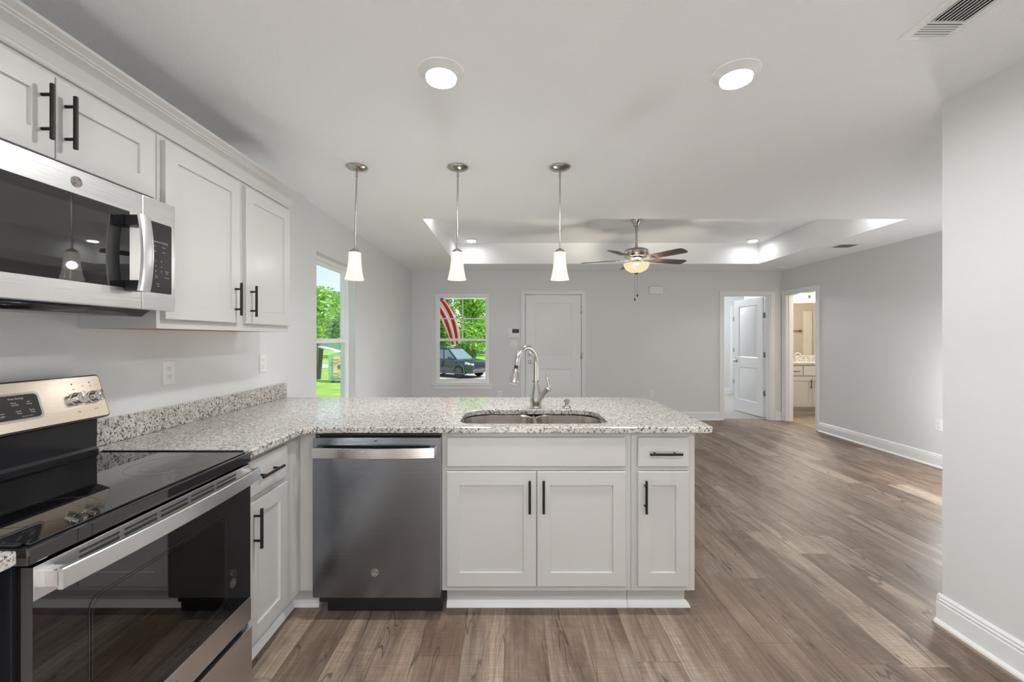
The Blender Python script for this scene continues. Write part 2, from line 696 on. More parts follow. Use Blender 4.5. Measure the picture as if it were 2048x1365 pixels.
# ceiling with the raised tray
TX0, TX1, TY0, TY1 = -.82, 3.66, 3.94, 6.31
b = B()
for (x0, x1, y0, y1) in ((XL - .2, TX0, YB - .2, 7.12), (TX1, 7.6, YB - .2, 7.12), (TX0, TX1, YB - .2, TY0), (TX0, TX1, TY1, 7.12), (2.2, 7.6, 7.12, 10.4)):
    b.box(x0, x1, y0, y1, CEIL, CEIL + .02)
b.box(TX0 - .06, TX0, TY0 - .06, TY1 + .06, CEIL + .02, TRAY)
b.box(TX1, TX1 + .06, TY0 - .06, TY1 + .06, CEIL + .02, TRAY)
b.box(TX0, TX1, TY0 - .06, TY0, CEIL + .02, TRAY)
b.box(TX0, TX1, TY1, TY1 + .06, CEIL + .02, TRAY)
b.box(TX0 - .06, TX1 + .06, TY0 - .06, TY1 + .06, TRAY, TRAY + .03)
b.box(XL - .2, 7.6, YB - .2, 7.12, TRAY + .06, TRAY + .1)
b.box(2.2, 7.6, 7.12, 10.4, TRAY + .06, TRAY + .1)
tag(b.build('ceiling', M['ceiling'], smooth=0), 'white textured ceiling with a raised tray over the living area', 'ceiling', kind='structure')

# baseboards: profile (distance from wall, height)
BP = [(0, 0), (.029, 0), (.028, .008), (.024, .014), (.016, .019), (.0155, .096), (.012, .100), (.0145, .107), (.0145, .112), (.0095, .117), (.012, .123), (.011, .128), (.004, .135), (0, .135)]


def baseboard(b, side, w, a0, a1):
    """side: '+x' = face looks to +x, etc."""
    if side == '+x':
        b.loops([[(w + d, a, z) for d, z in BP] for a in (a0, a1)])
    elif side == '-x':
        b.loops([[(w - d, a, z) for d, z in BP] for a in (a0, a1)])
    elif side == '-y':
        b.loops([[(a, w - d, z) for d, z in BP] for a in (a0, a1)])
    else:
        b.loops([[(a, w + d, z) for d, z in BP] for a in (a0, a1)])


b = B()
baseboard(b, '-x', XR, YB, 6.12)
tag(b.build('baseboard_right', M['trim'], smooth=25), 'white moulded baseboard along the far right wall', 'baseboard', kind='structure')
b = B()
for a0, a1 in ((XL, .15), (1.22, 3.40), (4.30, XR)):
    baseboard(b, '-y', YF, a0, a1)
tag(b.build('baseboard_front', M['trim'], smooth=25), 'white moulded baseboard along the far wall', 'baseboard', kind='structure')
b = B()
baseboard(b, '-x', XP, YB, YP + .014)
baseboard(b, '+y', YP, XP - .014, XP + TH)
tag(b.build('baseboard_partition', M['trim'], smooth=25), 'white moulded baseboard at the foot of the near right wall', 'baseboard', kind='structure')
b = B()
baseboard(b, '+x', XL, 3.05, YF)
tag(b.build('baseboard_left', M['trim'], smooth=25), 'white baseboard along the left wall past the counter', 'baseboard', kind='structure')
b = B()
baseboard(b, '-y', 10.27, 2.3, 5.27)
tag(b.build('baseboard_bedroom', M['trim'], smooth=25), 'white baseboard on the far bedroom wall', 'baseboard', kind='structure')

# casings around doorways: stepped profile (offset from opening, thickness)
CP = [(0, 0), (0, .010), (.012, .013), (.040, .013), (.046, .018), (.064, .018), (.067, .012), (.067, 0)]


def casing(b, M0, u0, u1, ztop):
    """local: u along x, face towards -y; legs and head mitred"""
    old = b.M
    b.M = M0
    rings = []
    for (cu, cz, su, sz) in ((u0, 0, -1, 0), (u0, ztop, -1, 1), (u1, ztop, 1, 1), (u1, 0, 1, 0)):
        rings.append([(cu + su * o, -t, cz + sz * o) for o, t in CP])
    b.loops(rings, True, True)
    b.M = old


FAR = Matrix.Translation((0, YF, 0))
RIGHTW = Matrix.Translation((XR, 0, 0)) @ Matrix.Rotation(RAD(-90), 4, 'Z')   # local x -> -y, front to -x


b = B()
casing(b, FAR, D1[0] - .004, D1[1] + .004, D1[3] + .004)
b.box(D1[0] - .003, D1[0] + .012, YF, YF + TH, 0, D1[3])
b.box(D1[1] - .012, D1[1] + .003, YF, YF + TH, 0, D1[3])
b.box(D1[0], D1[1], YF, YF + TH, D1[3] - .012, D1[3] + .003)
tag(b.build('trim_1', M['trim'], smooth=20), 'white casing around the closed front door', 'door casing', kind='structure')
b = B()
casing(b, FAR, D2[0], D2[1], D2[3])
for x0, x1 in ((D2[0], D2[0] + .016), (D2[1] - .016, D2[1])):
    b.box(x0, x1, YF, YF + TH, 0, D2[3])
    xs = (x0, x1 + .012) if x0 == D2[0] else (x0 - .012, x1)
    b.box(xs[0], xs[1], YF + .03, YF + .08, 0, D2[3] - .016)
b.box(D2[0], D2[1], YF, YF + TH, D2[3] - .016, D2[3])
tag(b.build('trim_2', M['trim'], smooth=20), 'white casing around the bedroom doorway', 'door casing', kind='structure')
b = B()
casing(b, RIGHTW, -D3[1], -D3[0], D3[3])
for y0, y1 in ((D3[0], D3[0] + .016), (D3[1] - .016, D3[1])):
    b.box(XR, XR + .115, y0, y1, 0, D3[3])
b.box(XR, XR + .115, D3[0], D3[1], D3[3] - .016, D3[3])
b.box(XR + .04, XR + .09, D3[1] - .028, D3[1] - .016, 0, D3[3] - .016)
tag(b.build('trim_3', M['trim'], smooth=20), 'white casing around the bathroom doorway', 'door casing', kind='structure')

DPROF = [(0, 0), (.010, -.009), (.022, -.009), (.038, -.003)]


def hinge(parent, M0, z):
    b = B(M0)
    b.cyl((0, -.006, z - .045), (0, -.006, z + .045), .0065, n=10)
    b.box(-.026, -.002, -.003, -.0005, z - .044, z + .044)
    b.box(.002, .026, -.003, -.0005, z - .044, z + .044)
    return b.build('hinge', M['nickel'], parent)


def round_knob(parent, name, M0, u, z, r=.026, l=.055):
    """lathe along local -y"""
    b = B(M0 @ Matrix.Translation((u, 0, z)) @ Matrix.Rotation(RAD(90), 4, 'X'))
    b.lathe([(.0, 0), (r * 1.15, 0), (r * 1.15, .006), (r * .5, .010), (r * .45, l * .4), (r * .95, l * .62), (r, l * .8), (r * .7, l * .97), (.0, l)], n=20)
    return b.build(name, M['nickel'], parent)


# closed front door
LF = Matrix.Translation((0, YF + .018, 0))
b = B(LF)
b.panelled(D1[0] + .013, D1[1] - .013, .012, D1[3] - .014, .044,
           [(D1[0] + .165, D1[1] - .165, 1.02, D1[3] - .14), (D1[0] + .165, D1[1] - .165, .22, .84)], DPROF)
door1 = tag(b.build('door_1', M['trim'], smooth=25), 'closed white two-panel front door in the far wall', 'door', kind='structure')
fm = Matrix.Translation((0, YF - .026, 0))
round_knob(door1, 'door_knob', fm, D1[0] + .072, .955)
b = B(fm @ Matrix.Translation((D1[0] + .072, 0, 1.075)) @ Matrix.Rotation(RAD(90), 4, 'X'))
b.lathe([(0, 0), (.031, 0), (.031, .008), (.024, .016), (0, .016)], n=20)
b.box(-.006, .006, -.018, .018, .014, .03, .002)
b.build('deadbolt', M['nickel'], door1)
for z in (.28, 1.05, 1.80):
    hinge(door1, Matrix.Translation((D1[1] - .012, YF - .018, 0)), z)
b = B(fm)
b.box(D1[0] + .03, D1[0] + .075, -.010, 0, D1[3] - .055, D1[3] - .035, .002)
b.build('alarm_contact', M['plastic'], door1)

# open bedroom door
aa = RAD(96.5)
DM = Matrix.Translation((D2[1] - .018, YF + TH - .012, 0)) @ Matrix.Rotation(-aa + PI, 4, 'Z')
# local: leaf runs along +x from the hinge; front (-y) looks to the living room side
DM = Matrix.Translation((D2[1] - .022, YF + TH + .004, 0)) @ Matrix.Rotation(aa, 4, 'Z')
DM2 = DM @ Matrix.Translation((.745, 0, 0)) @ Matrix.Rotation(PI, 4, 'Z')
# local of DM2: x=0 free edge .. x=.745 hinge edge, front -y
b = B(DM2)
b.panelled(0, .745, .022, D2[3] - .02, .035,
           [(.125, .62, 1.00, D2[3] - .14), (.125, .62, .24, .83)], [(0, 0), (.012, -.010), (.024, -.010), (.042, -.003)])
door2 = tag(b.build('door_2', M['trim'], smooth=25), 'white two-panel door standing open into the bedroom', 'door', kind='structure')
round_knob(door2, 'door_knob', DM2 @ Matrix.Translation((0, -.035, 0)), .065, .93)
round_knob(door2, 'door_knob', DM2 @ Matrix.Rotation(PI, 4, 'Z'), -.065, .93)
for z in (.42, 1.06, 1.72):
    hinge(door2, Matrix.Translation((D2[1] - .020, YF + TH - .006, 0)), z)

# door on the far bedroom wall
b = B(Matrix.Translation((0, 10.27, 0)))
b.panelled(5.36, 5.90, .02, 2.03, .03, [(5.46, 5.80, 1.0, 1.9), (5.46, 5.80, .24, .83)], DPROF)
door3 = tag(b.build('door_3', M['trim'], smooth=25), 'white hinged door on the far bedroom wall', 'door', kind='structure')
for z in (.30, 1.06, 1.80):
    hinge(door3, Matrix.Translation((5.352, 10.27 - .016, 0)), z)
b = B()
casing(b, Matrix.Translation((0, 10.27, 0)), 5.345, 5.915, 2.05)
tag(b.build('trim_4', M['trim'], smooth=20), 'white casing round the far bedroom door', 'door casing', kind='structure')


# windows ------------------------------------------------------------
def window(n, M0, u0, u1, z0, z1, label, muntins=False, reveal=.0):
    """local: u along x, room side is -y. y=0 = room-side face of vinyl frame"""
    fw = .034
    b = B(M0)
    for (a0, a1, q0, q1) in ((u0, u0 + fw, z0, z1), (u1 - fw, u1, z0, z1), (u0 + fw, u1 - fw, z0, z0 + fw), (u0 + fw, u1 - fw, z1 - fw, z1)):
        b.box(a0, a1, 0, .075, q0, q1, .002, 1)
    root = tag(b.build('window_%d' % n, M['vinyl'], smooth=25), label, 'window', kind='structure')
    zm = z0 + (z1 - z0) * .485
    for nm, (q0, q1, y0, y1) in (('upper_sash', (zm - .018, z1 - fw, .036, .066)), ('lower_sash', (z0 + fw, zm + .022, .006, .034))):
        sw = .030
        a0, a1 = u0 + fw, u1 - fw
        b = B(M0)
        b.box(a0, a0 + sw, y0, y1, q0, q1, .002, 1)
        b.box(a1 - sw, a1, y0, y1, q0, q1, .002, 1)
        b.box(a0 + sw, a1 - sw, y0, y1, q0, q0 + sw + .008, .002, 1)
        b.box(a0 + sw, a1 - sw, y0, y1, q1 - sw - (.012 if nm == 'lower_sash' else 0), q1, .002, 1)
        if muntins and nm == 'upper_sash':
            um, qm = (a0 + a1) / 2, (q0 + q1) / 2
            b.box(um - .009, um + .009, y0 + .008, y1 - .008, q0 + sw, q1 - sw)
            b.box(a0 + sw, a1 - sw, y0 + .008, y1 - .008, qm - .009, qm + .009)
        sash = b.build(nm, M['vinyl'], root, smooth=25)
        b = B(M0)
        ym = (y0 + y1) / 2
        b.box(a0 + sw - .004, a1 - sw + .004, ym - .002, ym + .002, q0 + sw, q1 - sw)
        b.build('glass_pane', M['pane'], sash, smooth=0)
        if nm == 'lower_sash':
            b = B(M0)
            for ul in (a0 + (a1 - a0) * .25, a0 + (a1 - a0) * .75):
                b.box(ul - .022, ul + .022, y0 - .012, y0 + .006, q1 - .014, q1 + .006, .004)
            b.build('sash_lock', M['vinyl'], sash)
    return root


LEFTW = Matrix.Translation((XL - .070, 0, 0)) @ Matrix.Rotation(RAD(90), 4, 'Z')   # local x -> +y, front to +x
window(1, LEFTW, W1[0] + .001, W1[1] - .001, W1[2] + .001, W1[3] - .001, 'white vinyl sash window deep in the left wall')
w2 = window(2, Matrix.Translation((0, YF + .004, 0)), W2[0] + .001, W2[1] - .001, W2[2] + .001, W2[3] - .001, 'white sash window with four upper panes in the far wall', True)
b = B()
b.box(W2[0] - .055, W2[1] + .055, YF - .045, YF - .0005, W2[2] - .026, W2[2] - .002, .004)
b.prism([(W2[0] - .035, W2[2] - .09), (W2[1] + .035, W2[2] - .09), (W2[1] + .05, W2[2] - .027), (W2[0] - .05, W2[2] - .027)], YF - .018, YF - .0005, 'y')
b.build('window_sill', M['trim'], w2, smooth=25)

# ------------------------------------------------------------------ cabinets
PEN = Matrix.Translation((0, 2.06, 0))                                             # peninsula face frames
LOW = Matrix.Translation((-1.02, 0, 0)) @ Matrix.Rotation(RAD(90), 4, 'Z')         # left lower run
UPP = Matrix.Translation((-1.335, 0, 0)) @ Matrix.Rotation(RAD(90), 4, 'Z')        # left upper run
SHAKER = [(0, 0), (.002, -.008)]
DT = .02


def shaker(parent, M0, u0, u1, z0, z1, rail=.062):
    b = B(M0)
    b.panelled(u0, u1, z0, z1, DT, [(u0 + rail, u1 - rail, z0 + rail + .004, z1 - rail - .004)], SHAKER)
    return b.build('door', M['cabinet'], parent, smooth=20)


def slab(parent, M0, u0, u1, z0, z1, name='drawer'):
    b = B(M0)
    b.panelled(u0, u1, z0, z1, DT, ch=.003)
    return b.build(name, M['cabinet'], parent, smooth=20)


def pull(parent, M0, u, z, vertical=True, L=.156):
    b = B(M0)
    y = -DT - .030
    d = Vector((0, 0, 1)) if vertical else Vector((1, 0, 0))
    c = Vector((u, y, z))
    a, e = c - d * L / 2, c + d * L / 2
    k = d * .0012
    b.tube([a, a + k, e - k, e], [.0048, .006, .006, .0048], 14)
    for sg in (-1, 1):
        p = c + d * sg * .048
        b.cyl(p, Vector((p.x, -DT, p.z)), .0046, n=12)
    return b.build('handle', M['bronze'], parent)


def carcass(b, x0, x1, y0, y1, z0, z1, front):
    """open box: front = 'y-' or 'x+' side carries the face frame board"""
    t = .016
    b.box(x0, x1, y0, y1, z0, z0 + t)
    if front == 'y-':
        b.box(x0, x0 + t, y0 + .019, y1, z0 + t, z1)
        b.box(x1 - t, x1, y0 + .019, y1, z0 + t, z1)
        b.box(x0 + t, x1 - t, y1 - t, y1, z0 + t, z1)
        b.box(x0, x1, y0, y0 + .019, z0 + t, z1)
    else:
        b.box(x0, x1 - .019, y0, y0 + t, z0 + t, z1)
        b.box(x0, x1 - .019, y1 - t, y1, z0 + t, z1)
        b.box(x0, x0 + t, y0 + t, y1 - t, z0 + t, z1)
        b.box(x1 - .019, x1, y0, y1, z0 + t, z1)


CT, CB = .914, .884       # countertop top / underside
TK = .119                 # toe-kick top
Y2 = 2.66                 # back of peninsula cabinets

# sink base cabinet
t = thing('base_cabinet', (.12, 2.36, 0), 'wide white two-door sink base cabinet beneath the granite peninsula', 'cabinet')
b = B()
carcass(b, -.335, .576, 2.06, Y2, TK, CB - .001, 'y-')
b.build('body', M['cabinet'], t, smooth=0)
slab(t, PEN, -.310, .548, .722, .861, 'false_drawer_front')
d = shaker(t, PEN, -.310, .1185, .148, .699)
pull(d, PEN, .086, .585)
d = shaker(t, PEN, .1225, .548, .148, .699)
pull(d, PEN, .152, .585)


def toe(parent, x0, x1, end=False):
    b = B()
    b.box(x0, x1, 2.135, 2.151, .001, TK)
    b.build('toe_kick', M['cabinet'], parent, smooth=0)
    b = B()
    P = [(2.1345, .0005), (2.113, .0005), (2.115, .010), (2.121, .022), (2.130, .031), (2.1345, .031)]
    b.loops([[(x0, y, z) for y, z in P], [(x1, y, z) for y, z in P]] if not end else
            [[(x0, y, z) for y, z in P], [(x1 + (2.135 - y), y, z) for y, z in P]])
    b.build('shoe_moulding', M['trim'], parent, smooth=25)


toe(t, -.322, .576)

# narrow end cabinet
t = thing('base_cabinet', (.73, 2.36, 0), 'narrow white base cabinet with one drawer at the open end of the peninsula', 'cabinet')
b = B()
carcass(b, .578, .884, 2.06, Y2, TK, CB - .001, 'y-')
b.build('body', M['cabinet'], t, smooth=0)
d = slab(t, PEN, .606, .850, .722, .861)
pull(d, PEN, .731, .788, False)
d = shaker(t, PEN, .606, .850, .148, .699)
pull(d, PEN, .637, .585)
toe(t, .578, .865, True)

# corner base cabinet on the left run
t = thing('base_cabinet', (-1.3, 1.83, 0), 'white corner base cabinet with one drawer and door right of the oven', 'cabinet')
b = B()
carcass(b, -1.62, -1.02, 1.607, 2.06, TK, CB - .001, 'x+')
b.box(-1.02, -.945, 2.06, 2.079, TK, CB - .001)
b.box(-1.04, -1.02, 2.06, 2.079, TK, CB - .001)
b.build('body', M['cabinet'], t, smooth=0)
d = slab(t, LOW, 1.622, 1.905, .722, .861)
pull(d, LOW, 1.745, .793, False)
d = shaker(t, LOW, 1.622, 1.905, .148, .699, .058)
pull(d, LOW, 1.657, .598)
b = B()
b.box(-1.111, -1.095, 1.607, 2.135, .001, TK - .001)
b.box(-1.111, -.955, 2.135, 2.151, .001, TK - .001)
b.build('toe_kick', M['cabinet'], t, smooth=0)
b = B()
P = [(0, .0005), (.020, .0005), (.018, .010), (.013, .022), (.005, .031), (0, .031)]
b.loops([[(-1.095 + dd, 1.607, z) for dd, z in P], [(-1.095 + dd, 2.135 - dd, z) for dd, z in P], [(-.955, 2.135 - dd, z) for dd, z in P]])
b.build('shoe_moulding', M['trim'], t, smooth=25)

# base cabinet left of the range, with its own counter
t = thing('base_cabinet', (-1.3, .5, 0), 'base cabinet at the lower left edge beyond the range', 'cabinet')
b = B()
carcass(b, -1.62, -1.03, .30, .846, TK, CB - .001, 'x+')
b.box(-1.62, -1.11, .30, .846, .001, TK)
b.build('body', M['cabinet'], t, smooth=0)
b = B()
b.box(-1.629, -.985, .28, .850, CB, CT, .004)
tag(b.build('countertop', M['granite'], smooth=30), 'small piece of granite counter at the lower left edge, left of the range', 'countertop')

# upper cabinets
t = thing('upper_cabinet', (-1.48, 2.07, 1.376), 'tall white upper cabinet with two doors to the right of the microwave', 'cabinet')
b = B()
b.box(-1.629, -1.335, 1.603, 2.545, 1.382, 2.138)
b.box(-1.354, -1.335, 1.603, 2.545, 1.374, 1.382)
b.box(-1.629, -1.354, 1.603, 1.615, 1.374, 1.382)
b.build('body', M['cabinet'], t, smooth=0)
b = B()
b.box(-1.625, -1.356, 1.617, 2.543, 1.3745, 1.3815)
b.build('underside', M['maple'], t, smooth=0)
d = shaker(t, UPP, 1.622, 2.068, 1.410, 2.092)
pull(d, UPP, 2.030, 1.523)
d = shaker(t, UPP, 2.116, 2.532, 1.410, 2.092)
pull(d, UPP, 2.150, 1.523)

t = thing('upper_cabinet', (-1.48, 1.22, 1.84), 'short white upper cabinet with two doors above the microwave', 'cabinet')
b = B()
b.box(-1.629, -1.335, .845, 1.601, 1.837, 2.138)
b.build('body', M['cabinet'], t, smooth=0)
d = shaker(t, UPP, .870, 1.2295, 1.853, 2.092)
pull(d, UPP, 1.194, 1.972)
d = shaker(t, UPP, 1.2325, 1.572, 1.853, 2.092)
pull(d, UPP, 1.258, 1.972)

# crown moulding over both upper cabinets (profile: out from face, height)
CR = [(0, 2.112), (.008, 2.112), (.012, 2.118), (.012, 2.126), (.006, 2.130), (.010, 2.140), (.022, 2.158), (.040, 2.170), (.046, 2.172), (.046, 2.178), (.052, 2.180), (.052, 2.186), (.060, 2.190), (.070, 2.196), (.070, 2.206), (0, 2.206)]
b = B()
rings = [[(-1.3345 + o, .845, z) for o, z in CR], [(-1.3345 + o, 2.5455 + o, z) for o, z in CR], [(-1.629, 2.5455 + o, z) for o, z in CR]]
b.loops(rings)
tag(b.build('crown_moulding', M['cabinet'], smooth=22), 'white crown moulding running along the top of the upper cabinets', 'moulding')

# ------------------------------------------------------------------ countertop with sink cut-out
XE, YE = .968, 3.06
FL = -.982
FY = 2.028


def arc(cx, cy, r, a0, a1, n=8):
    return [(cx + r * math.cos(RAD(a0 + (a1 - a0) * k / n)), cy + r * math.sin(RAD(a0 + (a1 - a0) * k / n))) for k in range(n + 1)]


outer = [(-1.6295, 1.606), (FL, 1.606)] + arc(FL + .06, FY - .06, .06, 180, 90, 8)
outer += arc(XE - .03, FY + .03, .03, -90, 0, 6) + arc(XE - .05, YE - .05, .05, 0, 90, 6) + [(-1.6295, YE)]
HX0, HX1, HY0, HY1 = -.262, .490, 2.115, 2.525
hole = rrect(HX0, HX1, HY0, HY1, [.075, .075, .13, .13], 8)


def slab_with_hole(b, outer, hole, z0, z1, ch=.004):
    bm = b.bm
    def ring(pts, z):
        return [bm.verts.new((p[0], p[1], z)) for p in pts]
    def off(pts, d):
        n = len(pts)
        out = []
        for i in range(n):
            p0, p1, p2 = Vector(pts[i - 1]), Vector(pts[i]), Vector(pts[(i + 1) % n])
            e1, e2 = (p1 - p0).normalized(), (p2 - p1).normalized()
            n1, n2 = Vector((-e1.y, e1.x)), Vector((-e2.y, e2.x))
            m = (n1 + n2)
            m = m.normalized() if m.length > 1e-6 else n1
            k = max(m.dot(n1), .4)
            out.append(p1 + m * (d / k))
        return out
    for z, zc in ((z1, z1 - ch), (z0, z0 + ch)):
        ro = ring(off(outer, ch), z)
        rh = ring(off(hole, -ch), z)
        ed = []
        for r in (ro, rh):
            ed += [bm.edges.new((r[i], r[(i + 1) % len(r)])) for i in range(len(r))]
        bmesh.ops.triangle_fill(bm, use_beauty=True, use_dissolve=False, edges=ed)
        ro2, rh2 = ring(outer, zc), ring(hole, zc)
        for a, c in ((ro, ro2), (rh, rh2)):
            for i in range(len(a)):
                j = (i + 1) % len(a)
                bm.faces.new((a[i], a[j], c[j], c[i]))
        if z == z1:
            t1, t2 = ro2, rh2
        else:
            for a, c in ((t1, ro2), (t2, rh2)):
                for i in range(len(a)):
                    j = (i + 1) % len(a)
                    bm.faces.new((a[i], a[j], c[j], c[i]))


b = B()
slab_with_hole(b, outer, hole, CB, CT)
bmesh.ops.remove_doubles(b.bm, verts=b.bm.verts[:], dist=1e-5)
tag(b.build('countertop', M['granite'], smooth=30), 'long speckled granite countertop wrapping from the range onto the peninsula', 'countertop')
b = B()
b.box(-1.6295, -1.61, 1.606, 3.06, CT + .0005, 1.016, .002)
tag(b.build('backsplash', M['granite'], smooth=30), 'low granite backsplash strip standing on the counter along the left wall', 'backsplash')

# undermount double sink
t = thing('kitchen_sink', (.114, 2.32, .68), 'stainless steel double bowl sink set under the granite peninsula', 'sink')


def bowl(b, x0, x1, y0, y1, rc, zt, zb, th=.0):
    R = lambda i, r: rrect(x0 + i, x1 - i, y0 + i, y1 - i, r, 8)
    rr = rc
    rings = []
    for i, z, k in ((-.006, zt, 1), (0, zt - .006, 1), (.004, zt - .06, 1), (.010, zb + .05, 1), (.022, zb + .015, .85), (.05, zb, .7)):
        rs = [max(.02, q * k) for q in rr]
        rings.append([(p[0], p[1], z) for p in R(i, rs)])
    b.loops(rings, False, True)


XD = .130
b = B()
bowl(b, HX0 - .0012, XD - .012, HY0 - .0012, HY1 + .0012, [.076, .07, .11, .131], CB - .0004, .69)
b.build('left_bowl', M['steel_sink'], t)
b = B()
bowl(b, XD + .012, HX1 + .0012, HY0 - .0012, HY1 + .0012, [.07, .076, .131, .11], CB - .0004, .69)
b.build('right_bowl', M['steel_sink'], t)
b = B()
P2 = []
for k in range(9):
    a = PI * k / 8
    P2.append((XD - .010 * math.cos(a), CB - .008 + .006 * math.sin(a)))
b.loops([[(x + (0.0), y, z) for x, z in P2 + [(XD + .010, .80), (XD - .010, .80)]] for y in (HY0 + .0, HY1 - .0)])
b.build('divider', M['steel_sink'], t)
for xc in (-.066, .31):
    b = B()
    b.lathe([(.0, .6925), (.030, .6925), (.042, .694), (.044, .697), (.036, .6965), (.028, .694)], (xc, 2.32, 0), 24)
    b.build('drain', M['chrome'], t)

# faucet
FX, FYY = .147, 2.578
t = thing('kitchen_faucet', (FX, FYY, CT), 'brushed nickel gooseneck pull-down faucet behind the double sink', 'faucet')
b = B()
b.lathe([(0, CT), (.035, CT), (.036, CT + .006), (.033, CT + .012), (.033, CT + .02), (.0345, CT + .028), (.035, CT + .045), (.0335, CT + .065), (.028, CT + .095), (.022, CT + .125), (.0185, CT + .145), (.0175, CT + .156), (.0175, CT + .165), (0, CT + .165)], (FX, FYY, 0), 32)
b.build('body', M['nickel'], t)
b = B()
b.lathe([(.0165, CT + .158), (.021, CT + .160), (.022, CT + .164), (.021, CT + .168), (.0165, CT + .170)], (FX, FYY, 0), 28)
b.build('collar', M['nickel'], t)
dx, dy = -.60, -.80
R = .098
z0 = CT + .166
pts = [Vector((FX, FYY, z0)), Vector((FX, FYY, z0 + .06))]
zc = CT + .270
for k in range(0, 15):
    a = PI * k / 14 * .97
    h = R - R * math.cos(a)
    pts.append(Vector((FX + dx * h, FYY + dy * h, zc + R * math.sin(a))))
last = pts[-1]
dirn = (pts[-1] - pts[-2]).normalized()
pts.append(last + dirn * .012)
b = B()
b.tube(pts, .0155, 18)
b.build('spout', M['nickel'], t)
e = pts[-1]
dn = (dirn + Vector((dx * .10, dy * .10, -.1))).normalized()
b = B()
b.tube([e - dirn * .001, e + dn * .024], .0115, 16)
b.build('hose_ring', M['black'], t)
b = B()
q = e + dn * .018
b.tube([q, q + dn * .003, q + dn * .006, q + dn * .018, q + dn * .040, q + dn * .058, q + dn * .072, q + dn * .082, q + dn * .086], [.015, .019, .018, .018, .0225, .0275, .0275, .0285, .0255], 22)
b.build('spray_head', M['nickel'], t)
b = B()
hs = Vector((FX + .018, FYY - .004, CT + .052))
he = Vector((FX + .074, FYY - .020, CT + .118))
b.tube([hs, hs.lerp(he, .25), hs.lerp(he, .7), hs.lerp(he, .85), he, he + (he - hs) * .12, he + (he - hs) * .17], [.020, .0175, .0175, .020, .0215, .016, .007], 18)
hub = b.build('handle_hub', M['nickel'], t)
b = B()
lv = [he + Vector((.000, 0, .006)), he + Vector((.002, 0, .025)), he + Vector((-.001, 0, .045)), he + Vector((-.008, 0, .063)), he + Vector((-.0085, 0, .080)), he + Vector((-.003, 0, .094)), he + Vector((.002, 0, .099))]
b.tube(lv, [.009, .0075, .0072, .0075, .008, .0072, .005], 14)
b.build('lever', M['nickel'], t)

# soap dispenser
SX, SY = .335, 2.585
t = thing('soap_dispenser', (SX, SY, CT), 'small nickel soap dispenser pump on the counter right of the faucet', 'soap dispenser')
b = B()
b.lathe([(0, CT), (.027, CT), (.0275, CT + .006), (.024, CT + .011), (.013, CT + .013), (.0115, CT + .026), (.0, CT + .026)], (SX, SY, 0), 28)
b.build('base', M['nickel'], t)
b = B()
b.lathe([(.0, CT + .025), (.010, CT + .026), (.0165, CT + .031), (.0195, CT + .039), (.0175, CT + .048), (.008, CT + .053), (0, CT + .054)], (SX, SY, 0), 28)
b.tube([(SX, SY, CT + .040), (SX, SY - .03, CT + .040), (SX, SY - .045, CT + .035)], [.008, .0075, .0065], 14)
b.build('pump_head', M['nickel'], t)


# ------------------------------------------------------------------ monogram badge used on the appliances
def badge(parent, M0, u, z, r, front, mat=None):
    """round badge lying on the local plane y = front (front towards -y)"""
    b = B(M0 @ Matrix.Translation((u, front, z)) @ Matrix.Rotation(RAD(90), 4, 'X'))
    b.lathe([(0, .0005), (r * .86, .0005), (r * .88, .0018), (r, .0018), (r, 0)], n=28)

    def curl(pts):
        b.tube([(x * r, y * r, .0010) for x, y in pts], r * .055, 6)
    g = [(.02 + .28 * math.cos(RAD(a)) * (1 - .0006 * a) - .22, .05 + .40 * math.sin(RAD(a))) for a in range(60, 420, 24)]
    curl(g + [(-.02, -.1), (-.2, -.12)])
    e1 = [(.26 + .2 * math.cos(RAD(a)), .22 + .2 * math.sin(RAD(a))) for a in range(40, 280, 24)]
    e2 = [(.24 + .24 * math.cos(RAD(a)), -.24 + .25 * math.sin(RAD(a))) for a in range(100, 330, 24)]
    curl(e1 + e2)
    for k in range(4):
        a0 = 90 * k + 20
        curl([(.72 * math.cos(RAD(a)), .72 * math.sin(RAD(a))) for a in range(a0, a0 + 55, 11)])
    return b.build('badge', mat or M['steel_y'], parent)


def bow_handle(b, axis, a0, a1, c, off0, bow, z0, z1, th, sgn, n=14):
    """a flat bar along axis, bowed outwards. c = face plane; sgn = outward direction"""
    rings = []
    for k in range(n + 1):
        tt = k / n
        a = a0 + (a1 - a0) * tt
        o = off0 + bow * (1 - (2 * tt - 1) ** 2)
        zb = .0
        q0, q1 = c + sgn * o, c + sgn * (o + th)
        R = [(q0, z0 + zb), (q1 - sgn * .002, z0 + zb), (q1, z0 + zb + .002), (q1, z1 + zb - .002), (q1 - sgn * .002, z1 + zb), (q0, z1 + zb)]
        rings.append([(q, a, z) if axis == 'y' else (a, q, z) for q, z in R])
    b.loops(rings)


